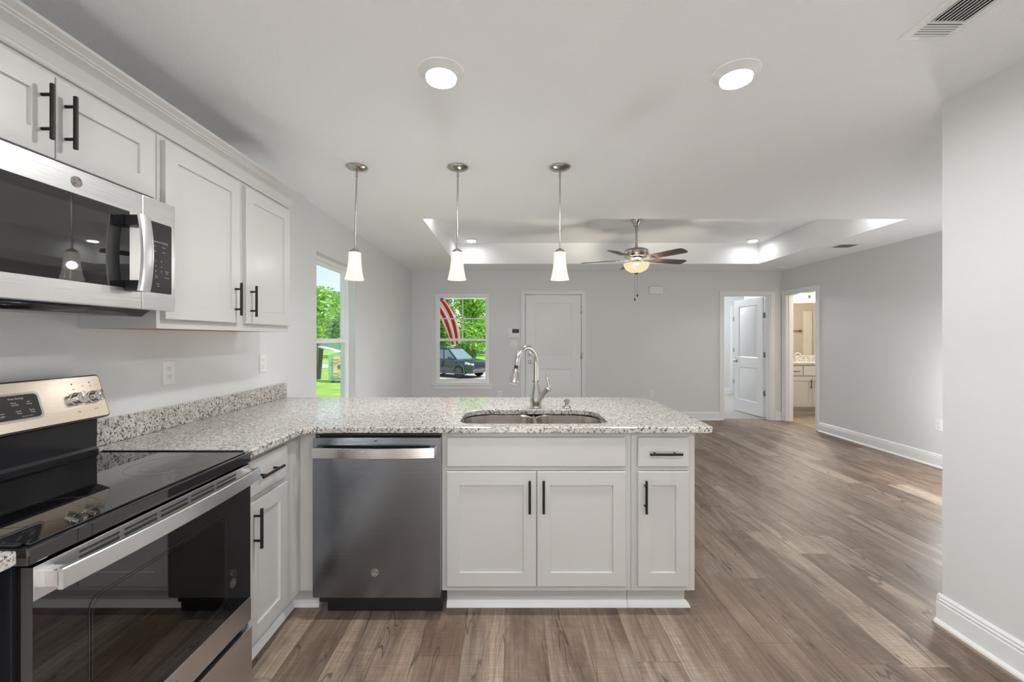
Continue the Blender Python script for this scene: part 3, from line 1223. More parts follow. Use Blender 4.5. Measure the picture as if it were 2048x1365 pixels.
# ------------------------------------------------------------------ dishwasher
t = thing('dishwasher', (-.635, 2.3, 0), 'stainless steel dishwasher with a bowed bar handle in the peninsula', 'dishwasher')
b = B()
b.box(-.930, -.340, 2.064, 2.62, .06, .868)
b.box(-.938, -.336, 2.05, 2.062, .868, .876)
b.build('body', M['black'], t, smooth=0)
DWM = Matrix.Translation((0, 2.060, 0))
b = B()
b.prism(rrect(-.938, -.336, .112, .866, .006, 3), 2.012, 2.060, 'y')
door = b.build('door', M['steel_x'], t, smooth=30)
b = B()
bow_handle(b, 'x', -.926, -.360, 2.012, .022, .016, .779, .826, .011, -1)
for x0, x1 in ((-.926, -.898), (-.388, -.360)):
    b.box(x0, x1, 1.986, 2.0125, .782, .823, .003)
b.build('handle', m_stainless('stainless_handle', (.66, .65, .64), 'x', .2), door)
badge(door, Matrix.Translation((0, 2.0115, 0)), -.644, .232, .0195, 0, M['nickel'])
b = B(Matrix.Translation((-.640, 2.0113, .852)) @ Matrix.Rotation(RAD(90), 4, 'X'))
b.box(-.007, .007, -.002, .002, 0, .0006)
b.build('status_light', M['darkgrey'], door)
b = B()
b.box(-.900, -.338, 2.085, 2.10, .004, .100, .002)
b.build('kick_plate', M['black'], t, smooth=0)

# ------------------------------------------------------------------ range
t = thing('electric_range', (-1.29, 1.23, 0), 'stainless and black freestanding electric range with glass cooktop', 'range')
RY0, RY1 = .862, 1.600
RX = -.977
b = B()
b.box(-1.600, -1.010, RY0, RY0 + .03, .04, .872)
b.box(-1.600, -1.010, RY1 - .03, RY1, .04, .872)
b.box(-1.600, -1.570, RY0 + .03, RY1 - .03, .04, .872)
b.box(-1.570, -1.010, RY0 + .03, RY1 - .03, .82, .872)
b.box(-1.570, -1.010, RY0 + .03, RY1 - .03, .04, .37)
for y in (RY0 + .05, RY1 - .05):
    for x in (-1.56, -1.06):
        b.cyl((x, y, .0005), (x, y, .04), .018, n=12)
b.build('body', M['blackmetal'], t, smooth=30)
b = B()
b.box(-1.560, RX, RY0, RY1, .874, .9105, .004)
b.box(-1.545, RX + .012 - .024, RY0 + .014, RY1 - .014, .9105, .9145, .0015)
cook = b.build('cooktop', M['blackgloss'], t, smooth=30)
# burner circles printed on the glass
m_ring = plain('burner_line', (.05, .05, .05), .2)
for (x, y, rs) in ((-1.14, 1.42, (.115, .075)), (-1.40, 1.42, (.078,)), (-1.14, 1.04, (.095,)), (-1.40, 1.04, (.078,)), (-1.42, 1.23, (.05,))):
    b = B()
    for r in rs:
        b.lathe([(r - .0012, .9147), (r + .0012, .9147)], (x, y, 0), 56)
    b.build('burner_ring', m_ring, cook, smooth=0)
# raised rim at the edges of the cooktop
for y0, y1 in ((RY0 + .002, RY0 + .012), (RY1 - .012, RY1 - .002)):
    b = B()
    b.box(-1.53, RX + .005 - .03, y0, y1, .9105, .9185, .003)
    b.build('cooktop_rim', M['blackmetal'], cook)
# backguard: lower black riser, tilted steel panel
b = B()
b.prism([(-1.600, .9107), (-1.545, .9107), (-1.545, .925), (-1.552, .935), (-1.550, 1.045), (-1.600, 1.045)], RY0 + .004, RY1 - .004, 'y')
b.build('riser', M['blackmetal'], t, smooth=25)
pt, pb = Vector((-1.552, 0, 1.196)), Vector((-1.508, 0, 1.052))
nrm = Vector((pt.z - pb.z, 0, -(pt.x - pb.x))).normalized()       # outward
upv = (pt - pb).normalized()
BG = Matrix(((0, -nrm.x, upv.x, pb.x), (1, 0, 0, 0), (0, -nrm.z, upv.z, pb.z), (0, 0, 0, 1)))   # local x->y, -y->outward, z->up the panel
BH = (pt - pb).length
b = B(BG)
b.prism(rrect(RY0 - .002, RY1 + .002, -.006, BH + .006, .014, 4), .0, .055, 'y')
guard = b.build('backguard', M['blackmetal'], t, smooth=30)
b = B(BG)
b.prism(rrect(RY0 + .004, RY1 - .004, 0, BH, .009, 4), -.004, .0, 'y')
b.build('control_panel', m_stainless('warm_light_stainless', (.76, .68, .58), 'y', .22), guard, smooth=30)  # warm cast of the light tinted into the steel colour
disp_y0, disp_y1 = 1.085, 1.375
b = B(BG)
b.prism(rrect(disp_y0 - .008, disp_y1 + .008, .028, .118, .016, 5), -.0065, -.004, 'y')
b.build('display_bezel', M['nickel'], guard, smooth=30)
b = B(BG)
b.prism(rrect(disp_y0, disp_y1, .035, .111, .012, 5), -.008, -.0062, 'y')
disp = b.build('display', M['black'], guard, smooth=30)


def lettering(parent, M0, items, front, mat):
    for txt, u, z, size in items:
        b = B()
        b.text(txt, size, M0 @ Matrix.Translation((u, front, z)) @ Matrix.Rotation(RAD(90), 4, 'X'))
        b.build('lettering', mat, parent, smooth=0, normals=False)


lettering(guard, BG, [('Oven Settings', 1.315, .100, .0075), ('Timer', 1.306, .087, .0065), ('On/Off', 1.308, .080, .0065), ('Set', 1.347, .087, .0065), ('Clock', 1.347, .080, .0065),
                      ('Cook', 1.313, .060, .0065), ('Time', 1.314, .053, .0065), ('Delay', 1.350, .060, .0065), ('Time', 1.351, .053, .0065), ('Automatic Oven', 1.333, .042, .0045),
                      ('Oven', 1.268, .058, .007), ('Light', 1.269, .050, .007), ('Bake', 1.130, .090, .007), ('Broil', 1.165, .090, .007), ('Start', 1.130, .058, .007), ('Off', 1.165, .058, .007)], -.0084, M['lettering'])
lettering(guard, BG, [('Off', 1.494, .108, .006), ('Rear', 1.494, .028, .006), ('Off', 1.556, .115, .006), ('Front', 1.556, .030, .006), ('Single', 1.530, .118, .004), ('Dual', 1.580, .118, .004),
                      ('Hi', 1.475, .095, .005), ('Lo', 1.575, .042, .005)], -.0043, M['darklettering'])
for y in (1.494, 1.556):
    b = B(BG)
    b.prism([(y + .0022 * math.cos(k * PI / 5), .128 + .0022 * math.sin(k * PI / 5)) for k in range(10)], -.0046, -.0042, 'y')
    b.build('indicator_dot', M['black'], guard)
for y in (.906, .968, 1.494, 1.556):
    b = B(BG @ Matrix.Translation((y, -.004, .073)) @ Matrix.Rotation(RAD(90), 4, 'X'))
    b.lathe([(0, 0), (.0235, 0), (.0235, .003), (.0195, .004), (.0195, .022), (.0180, .024), (0, .024)], n=28)
    b.box(-.0065, .0065, -.0195, .0195, .022, .034, .003)
    b.build('control_knob', M['chrome'], guard)

# oven door
b = B()
OW = (.985, 1.46, .425, .735)
b.box(-1.008, RX, RY0 + .008, OW[0], .285, .868)
b.box(-1.008, RX, OW[1], RY1 - .004, .285, .868)
b.box(-1.008, RX, OW[0], OW[1], .285, OW[2])
b.box(-1.008, RX, OW[0], OW[1], OW[3], .868)
ovd = b.build('oven_door', M['blackgloss'], t, smooth=30)
b = B()
b.box(RX + .0002, RX + .0025, RY0 + .008, RY1 - .004, .799, .869, .001)
b.build('vent_trim', M['steel_y'], ovd, smooth=30)
b = B()
b.box(RX + .0002, RX + .0025, RY0 + .008, RY1 - .004, .284, .371, .001)
b.build('lower_trim', M['steel_y'], ovd, smooth=30)
b = B()
b.box(RX - .004, RX - .0002, OW[0] - .004, OW[1] + .004, OW[2] - .004, OW[3] + .004)
b.build('oven_glass', M['ovenglass'], ovd, smooth=0)
for z in (.50, .62):
    b = B()
    for x in (-1.06, -1.54):
        b.cyl((x, RY0 + .034, z), (x, RY1 - .034, z), .004, n=8)
    for k in range(14):
        y = RY0 + .06 + k * .048
        b.cyl((-1.54, y, z + .004), (-1.06, y, z + .004), .0022, n=6)
    b.build('oven_rack', M['chrome'], t)
b = B()
for k in range(5):
    y0 = RY0 + .10 + k * .112
    b.box(RX + .0024, RX + .0032, y0, y0 + .098, .838, .846)
    b.box(RX + .0024, RX + .0032, y0, y0 + .098, .852, .858)
b.build('vent_slot', M['slot'], ovd, smooth=0)
# window edge line printed inside the glass, rack seen through it
b = B(Matrix.Translation((RX + .0005, 0, 0)) @ Matrix.Rotation(RAD(90), 4, 'Z'))
for ins, w in ((.0, .0015), (.008, .001)):
    o1 = rrect(.985 + ins, 1.46 - ins, .425 + ins, .735 - ins, .03, 6)
    o2 = rrect(.985 + ins + w, 1.46 - ins - w, .425 + ins + w, .735 - ins - w, .029, 6)
    b.loops([[(p[0], -.0003, p[1]) for p in o1], [(p[0], -.0003, p[1]) for p in o2]], False, False)
b.build('window_outline', m_ring, ovd, smooth=0)
b = B()
bow_handle(b, 'y', RY0 + .028, RY1 - .012, RX, .030, .016, .812, .856, .012, 1)
for y0, y1 in ((RY0 + .028, RY0 + .052), (RY1 - .036, RY1 - .012)):
    b.box(RX - .001, RX + .034, y0, y1, .815, .853, .003)
b.build('door_handle', M['steel_y'], ovd, smooth=30)
RNG = Matrix.Translation((RX, 0, 0)) @ Matrix.Rotation(RAD(90), 4, 'Z')
badge(ovd, RNG, 1.495, .478, .016, -.0004, M['darkgrey'])
badge(ovd, RNG, 1.232, .328, .014, -.0026, M['nickel'])
# storage drawer
b = B()
b.box(-1.008, RX + .006, RY0 + .006, RY1 - .002, .055, .262, .004)
b.build('storage_drawer', M['steel_y'], t, smooth=30)

# ------------------------------------------------------------------ microwave
MY0, MY1, MX = .846, 1.600, -1.261
MZ0, MZ1 = 1.437, 1.829
t = thing('microwave', (-1.45, 1.22, MZ0), 'stainless over-the-range microwave mounted under the short upper cabinet', 'microwave')
b = B()
b.box(-1.628, -1.290, MY0, MY1, MZ0 + .004, MZ1)
b.prism([(-1.620, MZ0 + .004), (-1.31, MZ0 + .004), (-1.345, MZ0 - .022), (-1.60, MZ0 - .016)], MY0 + .03, MY1 - .05, 'y')
b.build('body', M['blackmetal'], t, smooth=20)
b = B()
b.box(-1.44, -1.36, MY0 + .10, MY1 - .22, MZ0 - .024, MZ0 - .017)
b.build('vent_grille', m_stainless('filter_mesh', (.35, .35, .34), 'x', .4), t, smooth=0)
MWM = Matrix.Translation((MX, 0, 0)) @ Matrix.Rotation(RAD(90), 4, 'Z')
SPL = 1.4556
b = B()
b.box(-1.289, MX, MY0, SPL - .0008, MZ0, MZ1, .003)
mdoor = b.build('door', M['steel_y'], t, smooth=30)
b = B(MWM)
b.panelled(.888, 1.408, 1.502, 1.756, .0015, ch=.001)
win = b.build('window', M['blackgloss'], mdoor, smooth=30)
scr = plain('door_screen', (.016, .016, .017), .02, ior=2.0)
b = B(MWM)
b.prism(rrect(.92, 1.345, 1.533, 1.725, .02, 5), -.0019, -.0014, 'y')
b.build('screen', scr, mdoor, smooth=30)
b = B()
b.box(-1.289, MX, SPL + .0008, MY1, MZ0, MZ1, .003)
mp_ = b.build('control_side', M['steel_y'], t, smooth=30)
b = B(MWM)
b.prism(rrect(1.466, 1.580, 1.498, 1.749, .006, 4), -.0016, .0, 'y')
b.build('control_panel', M['black'], mp_, smooth=30)
items = [('Convenience Cooking', 1.522, 1.680, .0088), ('Popcorn', 1.503, 1.664, .0055), ('Reheat', 1.545, 1.664, .0055), ('Beverage', 1.503, 1.646, .0055), ('Potato', 1.545, 1.646, .0055)]
for r_, row in enumerate((('1', '2', '3'), ('4', '5', '6'), ('7', '8', '9'))):
    for c_, ch in enumerate(row):
        items.append((ch, 1.486 + c_ * .024, 1.612 - r_ * .0185, .008))
items += [('0', 1.486, 1.5565, .008), ('Set', 1.512, 1.560, .0055), ('Clock', 1.512, 1.553, .0055), ('Surface', 1.558, 1.5785, .0055), ('Light', 1.558, 1.571, .0055), ('Vent Fan', 1.558, 1.556, .0055),
          ('Start', 1.484, 1.528, .0055), ('Power', 1.520, 1.531, .0055), ('Level', 1.520, 1.523, .0055)]
lettering(mp_, MWM, items, -.0021, M['lettering'])
badge(mdoor, MWM, 1.236, 1.791, .0155, -.0005, M['nickel'])
# bowed handle on black end blocks
b = B()
n = 16
rings = []
for k in range(n + 1):
    tt = k / n
    z = 1.492 + .250 * tt
    o = .044 + .012 * (1 - (2 * tt - 1) ** 2)
    rings.append([(MX + o, 1.386, z), (MX + o + .008, 1.388, z), (MX + o + .010, 1.394, z), (MX + o + .010, 1.422, z), (MX + o + .008, 1.428, z), (MX + o, 1.430, z)])
b.loops(rings)
hd = b.build('handle', M['steel_y'], mdoor, smooth=30)
for z0_ in (1.706, 1.492):
    b = B()
    b.box(MX + .001, MX + .046, 1.388, 1.428, z0_, z0_ + .035, .003)
    b.build('handle_mount', M['black'], mdoor)

# ------------------------------------------------------------------ recessed lights
GL = 'recessed disc lights'


def disc_light(x, y, z, label, power, group):
    t = thing('recessed_light', (x, y, z), label, 'ceiling light', group)
    b = B()
    b.lathe([(.094, z - .0003), (.094, z - .004), (.088, z - .008), (.068, z - .021), (.064, z - .024), (.062, z - .022)], (x, y, 0), 40)
    b.build('trim_ring', M['plastic'], t)
    b = B()
    b.lathe([(.0635, z - .0225), (.045, z - .0255), (.02, z - .0275), (.0005, z - .028)], (x, y, 0), 36, False, True)
    b.build('lens', M['led'], t)
    l = lamp('led_lamp', 'AREA', (x, y, z - .034), power, t, shape='DISK', size=.12, spread=RAD(175))
    l.visible_camera = True
    return t


r0 = disc_light(-.291, 1.765, CEIL, 'glowing round ceiling light above the sink, left of the kitchen pair', W_DOWN, 'kitchen ceiling disc lights')
dup(r0, (.933, 1.772, CEIL), 'glowing round ceiling light nearest the ceiling air register, right of the kitchen pair')
dup(r0, (-.291, -.25, CEIL), 'added unseen round ceiling light behind the camera, left of the rear pair')  # rear pair added out of view to even out the light
dup(r0, (.933, -.25, CEIL), 'added unseen round ceiling light behind the camera, right of the rear pair')
r1 = disc_light(-.57, 6.06, TRAY, 'small round light at the back left corner of the tray ceiling', W_TRAY, 'tray ceiling disc lights')
dup(r1, (3.43, 6.06, TRAY), 'small round light at the back right corner of the tray ceiling')
dup(r1, (-.57, 4.20, TRAY), 'round light at the front left corner of the tray ceiling')
dup(r1, (3.43, 4.20, TRAY), 'round light at the front right corner of the tray ceiling')

# ------------------------------------------------------------------ pendants
def pendant(x, y, label):
    t = thing('pendant_light', (x, y, CEIL), label, 'pendant light', 'nickel pendants over the peninsula')
    b = B()
    b.lathe([(.0675, CEIL - .0004), (.0675, CEIL - .006), (.060, CEIL - .012), (.030, CEIL - .021), (.010, CEIL - .025), (0, CEIL - .025)], (x, y, 0), 36)
    b.build('canopy', M['nickel'], t)
    b = B()
    b.tube([(x, y, CEIL - .022), (x, y, CEIL - .030), (x, y, CEIL - .032), (x, y, CEIL - .062)], [.004, .004, .0078, .0078], 12)
    b.tube([(x, y, CEIL - .062), (x, y, 1.912)], .0055, 12)
    b.build('rod', M['nickel'], t)
    b = B()
    b.lathe([(0, 1.916), (.008, 1.915), (.022, 1.908), (.031, 1.898), (.033, 1.888), (.033, 1.884), (0, 1.884)], (x, y, 0), 28)
    b.build('socket_cap', M['nickel'], t)
    b = B()
    pr = [(.030, 1.891), (.0375, 1.889), (.0385, 1.875), (.0395, 1.840), (.043, 1.800), (.049, 1.760), (.0555, 1.730), (.060, 1.716), (.0605, 1.713)]
    b.lathe(pr + [(.058, 1.714)] + [(r - .003, z) for r, z in reversed(pr[1:-1])], (x, y, 0), 36)
    b.build('glass_shade', M['frost'], t)
    b = B()
    b.lathe([(0, 1.884), (.012, 1.882), (.013, 1.862), (.020, 1.844), (.019, 1.838), (.0, 1.836)], (x, y, 0), 20)
    b.build('bulb', M['bulb'], t)
    lamp('pendant_lamp', 'POINT', (x, y, 1.808), W_PEND, t, shadow_soft_size=.024)
    return t


p0 = pendant(-.995, 2.745, 'left frosted glass pendant light on a nickel rod, in front of the left window')
p0.rotation_euler = (0, RAD(1.3), 0)
dup(p0, (-.345, 2.745, CEIL), 'middle frosted glass pendant light on a nickel rod, above the far window', (0, RAD(.5), 0))
dup(p0, (.312, 2.745, CEIL), 'right frosted glass pendant light on a nickel rod, above the front door', (0, RAD(.1), 0))

def fill_globe(x, y, label, mt='globe', z=.45):  # unseen fill lights, added to brighten walls and ceiling
    t = thing('added_fill_globe', (x, y, 0), label, 'fill light')
    b = B()
    b.lathe([(0, .001), (.13, .001), (.13, .012), (.02, .022), (.012, .03), (.012, z - .13), (0, z - .13)], (x, y, 0), 28)
    b.build('base', M['nickel'], t)
    b = B()
    b.lathe([(.0005, z - .14)] + [(.14 * math.cos(RAD(a)), z + .14 * math.sin(RAD(a))) for a in range(-80, 81, 16)] + [(.0005, z + .14)], (x, y, 0), 28)
    b.build('fill_glow_globe', M[mt], t)


fill_globe(.0, -1.35, 'added low globe fill light on the kitchen floor behind the camera')
fill_globe(3.9, 3.58, 'added globe fill light on a stem, unseen in the hall beyond the near wall', 'fill_globe_soft', .75)
fill_globe(-.35, 4.25, 'added low globe fill light hidden on the living room floor behind the peninsula', 'fill_globe_dim', .40)

# ------------------------------------------------------------------ ceiling fan
FXX, FYF = 1.485, 5.07
t = thing('ceiling_fan', (FXX, FYF, TRAY), 'brushed nickel ceiling fan with five dark blades and a lit amber bowl', 'ceiling fan')
c0 = (FXX, FYF, 0)
b = B()
b.lathe([(.062, TRAY - .0005), (.066, TRAY - .012), (.060, TRAY - .035), (.042, TRAY - .060), (.036, TRAY - .078), (.018, TRAY - .084), (0, TRAY - .084)], c0, 32)
b.build('canopy', M['nickel'], t)
b = B()
b.tube([(FXX, FYF, TRAY - .08), (FXX, FYF, 2.41)], .0145, 16)
b.lathe([(.0145, 2.44), (.021, 2.437), (.021, 2.41)], c0, 20)
b.build('downrod', M['nickel'], t)
b = B()
b.lathe([(.02, 2.412), (.05, 2.408), (.105, 2.398), (.134, 2.384), (.146, 2.366), (.146, 2.318), (.140, 2.306), (.110, 2.300), (.0, 2.300)], c0, 40)
b.build('motor_housing', M['nickel'], t)
b = B()
b.lathe([(.06, 2.300), (.075, 2.288), (.062, 2.272), (.05, 2.262), (.05, 2.226), (.062, 2.222), (.062, 2.214), (0, 2.214)], c0, 32)
b.build('switch_housing', M['nickel'], t)
for k in range(5):
    a = RAD(15 + 72 * k)
    Mb = Matrix.Translation((FXX, FYF, 2.272)) @ Matrix.Rotation(a, 4, 'Z')
    Mp = Mb @ Matrix.Rotation(RAD(-12), 4, 'X')
    b = B(Mp)
    P = [(.19, -.052), (.21, -.058), (.61, -.068), (.645, -.060), (.66, -.035), (.66, .035), (.645, .060), (.61, .068), (.21, .058), (.19, .052)]
    b.prism(P, -.003, .003, 'z')
    bl = b.build('blade', M['blade'], t, smooth=25)
    b = B(Mp)
    b.prism([(.075, -.012), (.15, -.014), (.20, -.038), (.25, -.040), (.25, .040), (.20, .038), (.15, .014), (.075, .012)], -.0075, -.0035, 'z')
    b.build('blade_arm', M['nickel'], bl, smooth=25)
b = B()
b.lathe([(.146, 2.224), (.148, 2.220), (.146, 2.205), (.135, 2.175), (.112, 2.148), (.075, 2.126), (.030, 2.114), (.0005, 2.112)], c0, 40)
b.build('glass_bowl', M['bowl'], t)
b = B()
b.lathe([(0, 2.116), (.034, 2.113), (.030, 2.106), (.014, 2.098), (.006, 2.092), (.005, 2.084), (0, 2.082)], c0, 20)
b.build('finial', M['nickel'], t)
for (ox, oy, zl) in ((-.035, -.05, 1.80), (-.005, -.055, 1.845)):
    b = B()
    b.cyl((FXX + ox, FYF + oy, 2.225), (FXX + ox, FYF + oy, zl), .0012, n=6)
    ch = b.build('pull_chain', M['nickel'], t)
    b = B()
    b.lathe([(0, zl + .012), (.006, zl + .006), (.0085, zl - .012), (.005, zl - .020), (0, zl - .022)], (FXX + ox, FYF + oy, 0), 12)
    b.build('chain_pull', M['bronze'], ch)
lamp('fan_lamp', 'POINT', (FXX, FYF, 2.19), W_FAN, t, color=(1, .9, .76), shadow_soft_size=.03)

# ------------------------------------------------------------------ vents and small ceiling fittings
t = thing('air_register', (1.51, 1.39, CEIL), 'white louvred ceiling air register at the upper right', 'air vent')
VX0, VX1, VY0, VY1 = 1.42, 1.605, 1.19, 1.571
b = B()
zf = CEIL - .007
b.loops([[(VX0, VY0, CEIL - .0003), (VX1, VY0, CEIL - .0003), (VX1, VY1, CEIL - .0003), (VX0, VY1, CEIL - .0003)],
         [(VX0 + .006, VY0 + .006, zf), (VX1 - .006, VY0 + .006, zf), (VX1 - .006, VY1 - .006, zf), (VX0 + .006, VY1 - .006, zf)],
         [(VX0 + .03, VY0 + .03, zf), (VX1 - .03, VY0 + .03, zf), (VX1 - .03, VY1 - .022, zf), (VX0 + .03, VY1 - .022, zf)],
         [(VX0 + .03, VY0 + .03, CEIL - .0006), (VX1 - .03, VY0 + .03, CEIL - .0006), (VX1 - .03, VY1 - .022, CEIL - .0006), (VX0 + .03, VY1 - .022, CEIL - .0006)]], True, False)
b.build('frame', M['plastic'], t, smooth=20)
b = B()
b.box(VX0 + .03, VX1 - .03, VY0 + .03, VY1 - .022, CEIL - .0012, CEIL - .0006)
b.build('duct_opening', M['slot'], t, smooth=0)
b = B()
for k in range(9):
    x = VX0 + .034 + k * .0138
    b.loops([[(x, y, zf + .0005), (x + .003, y, zf - .0005), (x + .0085, y, CEIL - .0016), (x + .006, y, CEIL - .0014)] for y in (VY0 + .03, 1.478)])
b.build('long_louvre', M['plastic'], t, smooth=0)
b = B()
b.box(VX0 + .03, VX1 - .03, 1.478, 1.486, zf, CEIL - .001)
for k in range(5):
    y = 1.490 + k * .0118
    b.loops([[(x, y, zf - .0012), (x, y + .0092, zf - .0002), (x, y + .0092, zf + .001), (x, y, zf)] for x in (VX0 + .03, VX1 - .03)])
b.build('cross_louvre', M['plastic'], t, smooth=0)
b = B()
b.box(1.49, 1.53, 1.5525, 1.5545, zf - .004, zf, .0006)
b.build('damper_lever', M['plastic'], t)

t = thing('air_register', (3.96, 5.06, CEIL), 'small white ceiling vent beside the tray near the right wall', 'air vent')
b = B()
x0, x1, y0, y1 = 3.80, 4.12, 4.93, 5.21
b.loops([[(x0, y0, CEIL - .0003), (x1, y0, CEIL - .0003), (x1, y1, CEIL - .0003), (x0, y1, CEIL - .0003)],
         [(x0 + .006, y0 + .006, zf), (x1 - .006, y0 + .006, zf), (x1 - .006, y1 - .006, zf), (x0 + .006, y1 - .006, zf)],
         [(x0 + .06, y0 + .06, zf), (x1 - .06, y0 + .06, zf), (x1 - .06, y1 - .06, zf), (x0 + .06, y1 - .06, zf)]], True, False)
b.build('frame', M['plastic'], t, smooth=20)
b = B()
b.box(x0 + .06, x1 - .06, y0 + .06, y1 - .06, zf - .0002, zf + .004)
b.build('duct_opening', M['darkgrey'], t, smooth=0)
b = B()
for k in range(6):
    y = y0 + .065 + k * .026
    b.loops([[(x, y, zf - .002), (x, y + .014, zf - .0005), (x, y + .014, zf), (x, y, zf - .001)] for x in (x0 + .06, x1 - .06)])
b.build('louvre', m_noisecol('grey_louvre', (.25, .26, .26), (.32, .33, .33), 5), t, smooth=0)

t = thing('smoke_detector', (4.14, 6.55, CEIL), 'small round white smoke detector on the ceiling by the right wall', 'smoke detector')
b = B()
b.lathe([(.068, CEIL - .0004), (.068, CEIL - .010), (.060, CEIL - .024), (.050, CEIL - .030), (.050, CEIL - .033), (.042, CEIL - .038), (0, CEIL - .038)], (4.14, 6.55, 0), 30)
b.build('housing', M['plastic'], t)
b = B()
b.lathe([(.0505, CEIL - .0298), (.0505, CEIL - .0322)], (4.14, 6.55, 0), 30)
b.build('sensor_slot', M['slot'], t)

# ------------------------------------------------------------------ outlets, switches, wall devices
def outlet(M0, u, z, label, group='white wall outlets', y=-.0004):
    t = thing('wall_outlet', M0 @ Vector((u, 0, z)), label, 'outlet', group)
    b = B(M0)
    b.panelled(u - .036, u + .036, z - .058, z + .058, .006, ch=.003)
    b.build('cover_plate', M['plastic'], t, smooth=25)
    for dz in (-.0195, .0195):
        b = B(M0)
        b.prism([(u + .0165 * math.cos(k * PI / 10), z + dz + max(-.0125, min(.0125, .0165 * math.sin(k * PI / 10)))) for k in range(20)], -.0085, -.005, 'y')
        b.mi = 1
        b.box(u - .0075, u - .0055, -.0088, -.0084, z + dz + .000, z + dz + .008)
        b.box(u + .0055, u + .0075, -.0088, -.0084, z + dz + .000, z + dz + .008)
        b.box(u - .002, u + .002, -.0088, -.0084, z + dz - .008, z + dz - .004)
        b.build('receptacle', [M['plastic'], M['slot']], t, smooth=25)
    return t


LW = Matrix.Translation((XL, 0, 0)) @ Matrix.Rotation(RAD(90), 4, 'Z')
outlet(LW, 2.024, 1.173, 'white double outlet on the left wall above the granite backsplash, nearest the range')
outlet(LW, 2.79, 1.172, 'white double outlet on the left wall nearest the left window')
outlet(FAR, -.19, .42, 'white outlet low on the far wall under the thermostat')
outlet(FAR, 2.29, .43, 'white outlet low on the far wall right of the front door')
outlet(RIGHTW, -4.41, .437, 'white outlet low on the far right wall beside the near wall end')

t = thing('light_switch', (.04, YF, 1.255), 'white double light switch plate beneath the thermostat', 'light switch')
b = B(FAR)
b.panelled(-.024, .092, 1.197, 1.313, .006, ch=.003)
b.build('cover_plate', M['plastic'], t, smooth=25)
for u in (.010, .058):
    b = B(FAR)
    b.prism([(-.0058, 1.222), (-.0100, 1.224), (-.0075, 1.286), (-.0058, 1.288)], u - .016, u + .016, 'x')
    b.build('rocker', M['plastic'], t, smooth=0)

t = thing('thermostat', (.04, YF, 1.43), 'white thermostat with a dark screen beside the front door', 'thermostat')
b = B(FAR)
b.prism(rrect(-.055, .135, 1.352, 1.50, .008, 4), -.026, -.0004, 'y')
b.build('housing', M['plastic'], t, smooth=30)
b = B(FAR)
b.prism(rrect(.012, .122, 1.422, 1.488, .004, 3), -.0275, -.0255, 'y')
b.build('screen', M['darkgrey'], t, smooth=30)
b = B(FAR)
b.prism([(-.043 + .005 * math.cos(k * PI / 6), 1.392 + .005 * math.sin(k * PI / 6)) for k in range(12)], -.028, -.0255, 'y')
b.build('button', M['slot'], t)

t = thing('wall_chime', (2.36, YF, 2.12), 'blank white rounded chime box on the far wall below the fan', 'chime box')
b = B(FAR)
P = rrect(2.245, 2.475, 2.055, 2.185, .025, 6)
Pi = rrect(2.255, 2.465, 2.065, 2.175, .02, 6)
b.loops([[(p[0], -.0004, p[1]) for p in P], [(p[0], -.036, p[1]) for p in P], [(p[0], -.044, p[1]) for p in Pi]])
b.build('cover', M['plastic'], t, smooth=30)

# ------------------------------------------------------------------ bathroom seen through the doorway
VF = 7.40
BTH = Matrix.Translation((0, VF, 0))
t = thing('vanity_cabinet', (5.25, 7.67, 0), 'white bathroom vanity cabinet under a granite top seen through the doorway', 'vanity')
b = B()
carcass(b, 4.70, 5.80, VF, 7.94, TK, .878, 'y-')
b.box(4.70, 5.80, VF + .07, VF + .086, .001, TK)
b.build('body', M['cabinet'], t, smooth=0)
d = slab(t, BTH, 4.725, 5.04, .690, .848)
pull(d, BTH, 4.90, .765, False)
slab(t, BTH, 5.06, 5.775, .690, .848, 'false_drawer_front')
d = shaker(t, BTH, 4.725, 5.206, .148, .665)
pull(d, BTH, 5.170, .545)
d = shaker(t, BTH, 5.212, 5.775, .148, .665)
pull(d, BTH, 5.248, .545)
b = B()
b.box(4.69, 5.82, VF - .025, 7.949, .8785, .912, .003)
b.box(4.69, 5.82, 7.925, 7.949, .912, 1.018, .002)
b.build('vanity_top', M['granite'], t, smooth=25)
t = thing('bathroom_faucet', (5.165, 7.80, .912), 'small arched faucet on the bathroom vanity', 'faucet')
b = B()
b.lathe([(0, .9122), (.028, .9122), (.026, .925), (.014, .95), (.011, .98), (0, .98)], (5.165, 7.80, 0), 18)
b.tube([(5.165, 7.80, .97)] + [(5.165 + .05 - .05 * math.cos(RAD(a)), 7.80 - .03 * (1 - math.cos(RAD(a))), 1.015 + .05 * math.sin(RAD(a))) for a in range(0, 171, 17)], .009, 12)
b.build('spout', M['nickel'], t)
b = B()
b.tube([(5.165, 7.80, .975), (5.135, 7.80, 1.005), (5.125, 7.80, 1.02)], [.008, .007, .005], 10)
b.build('lever', M['nickel'], t)
b = B()
b.box(4.66, 5.84, 7.943, 7.9495, 1.03, 2.00)
tag(b.build('vanity_mirror', M['mirror'], smooth=0), 'frameless wall mirror above the bathroom vanity', 'mirror')
t = thing('vanity_light', (5.25, 7.94, 2.12), 'glowing vanity light bar above the bathroom mirror', 'wall light')
b = B()
b.box(5.02, 5.56, 7.925, 7.949, 2.085, 2.135, .004)
b.build('back_plate', M['nickel'], t)
for x in (5.10, 5.255, 5.41):
    b = B()
    b.tube([(x, 7.93, 2.11), (x, 7.87, 2.11), (x, 7.86, 2.12)], .008, 10)
    b.lathe([(0, 2.17), (.030, 2.165), (.038, 2.14), (.047, 2.09), (.058, 2.045), (.0, 2.05)], (x, 7.86, 0), 20)
    b.build('glass_shade', M['vanitylamp'], t)
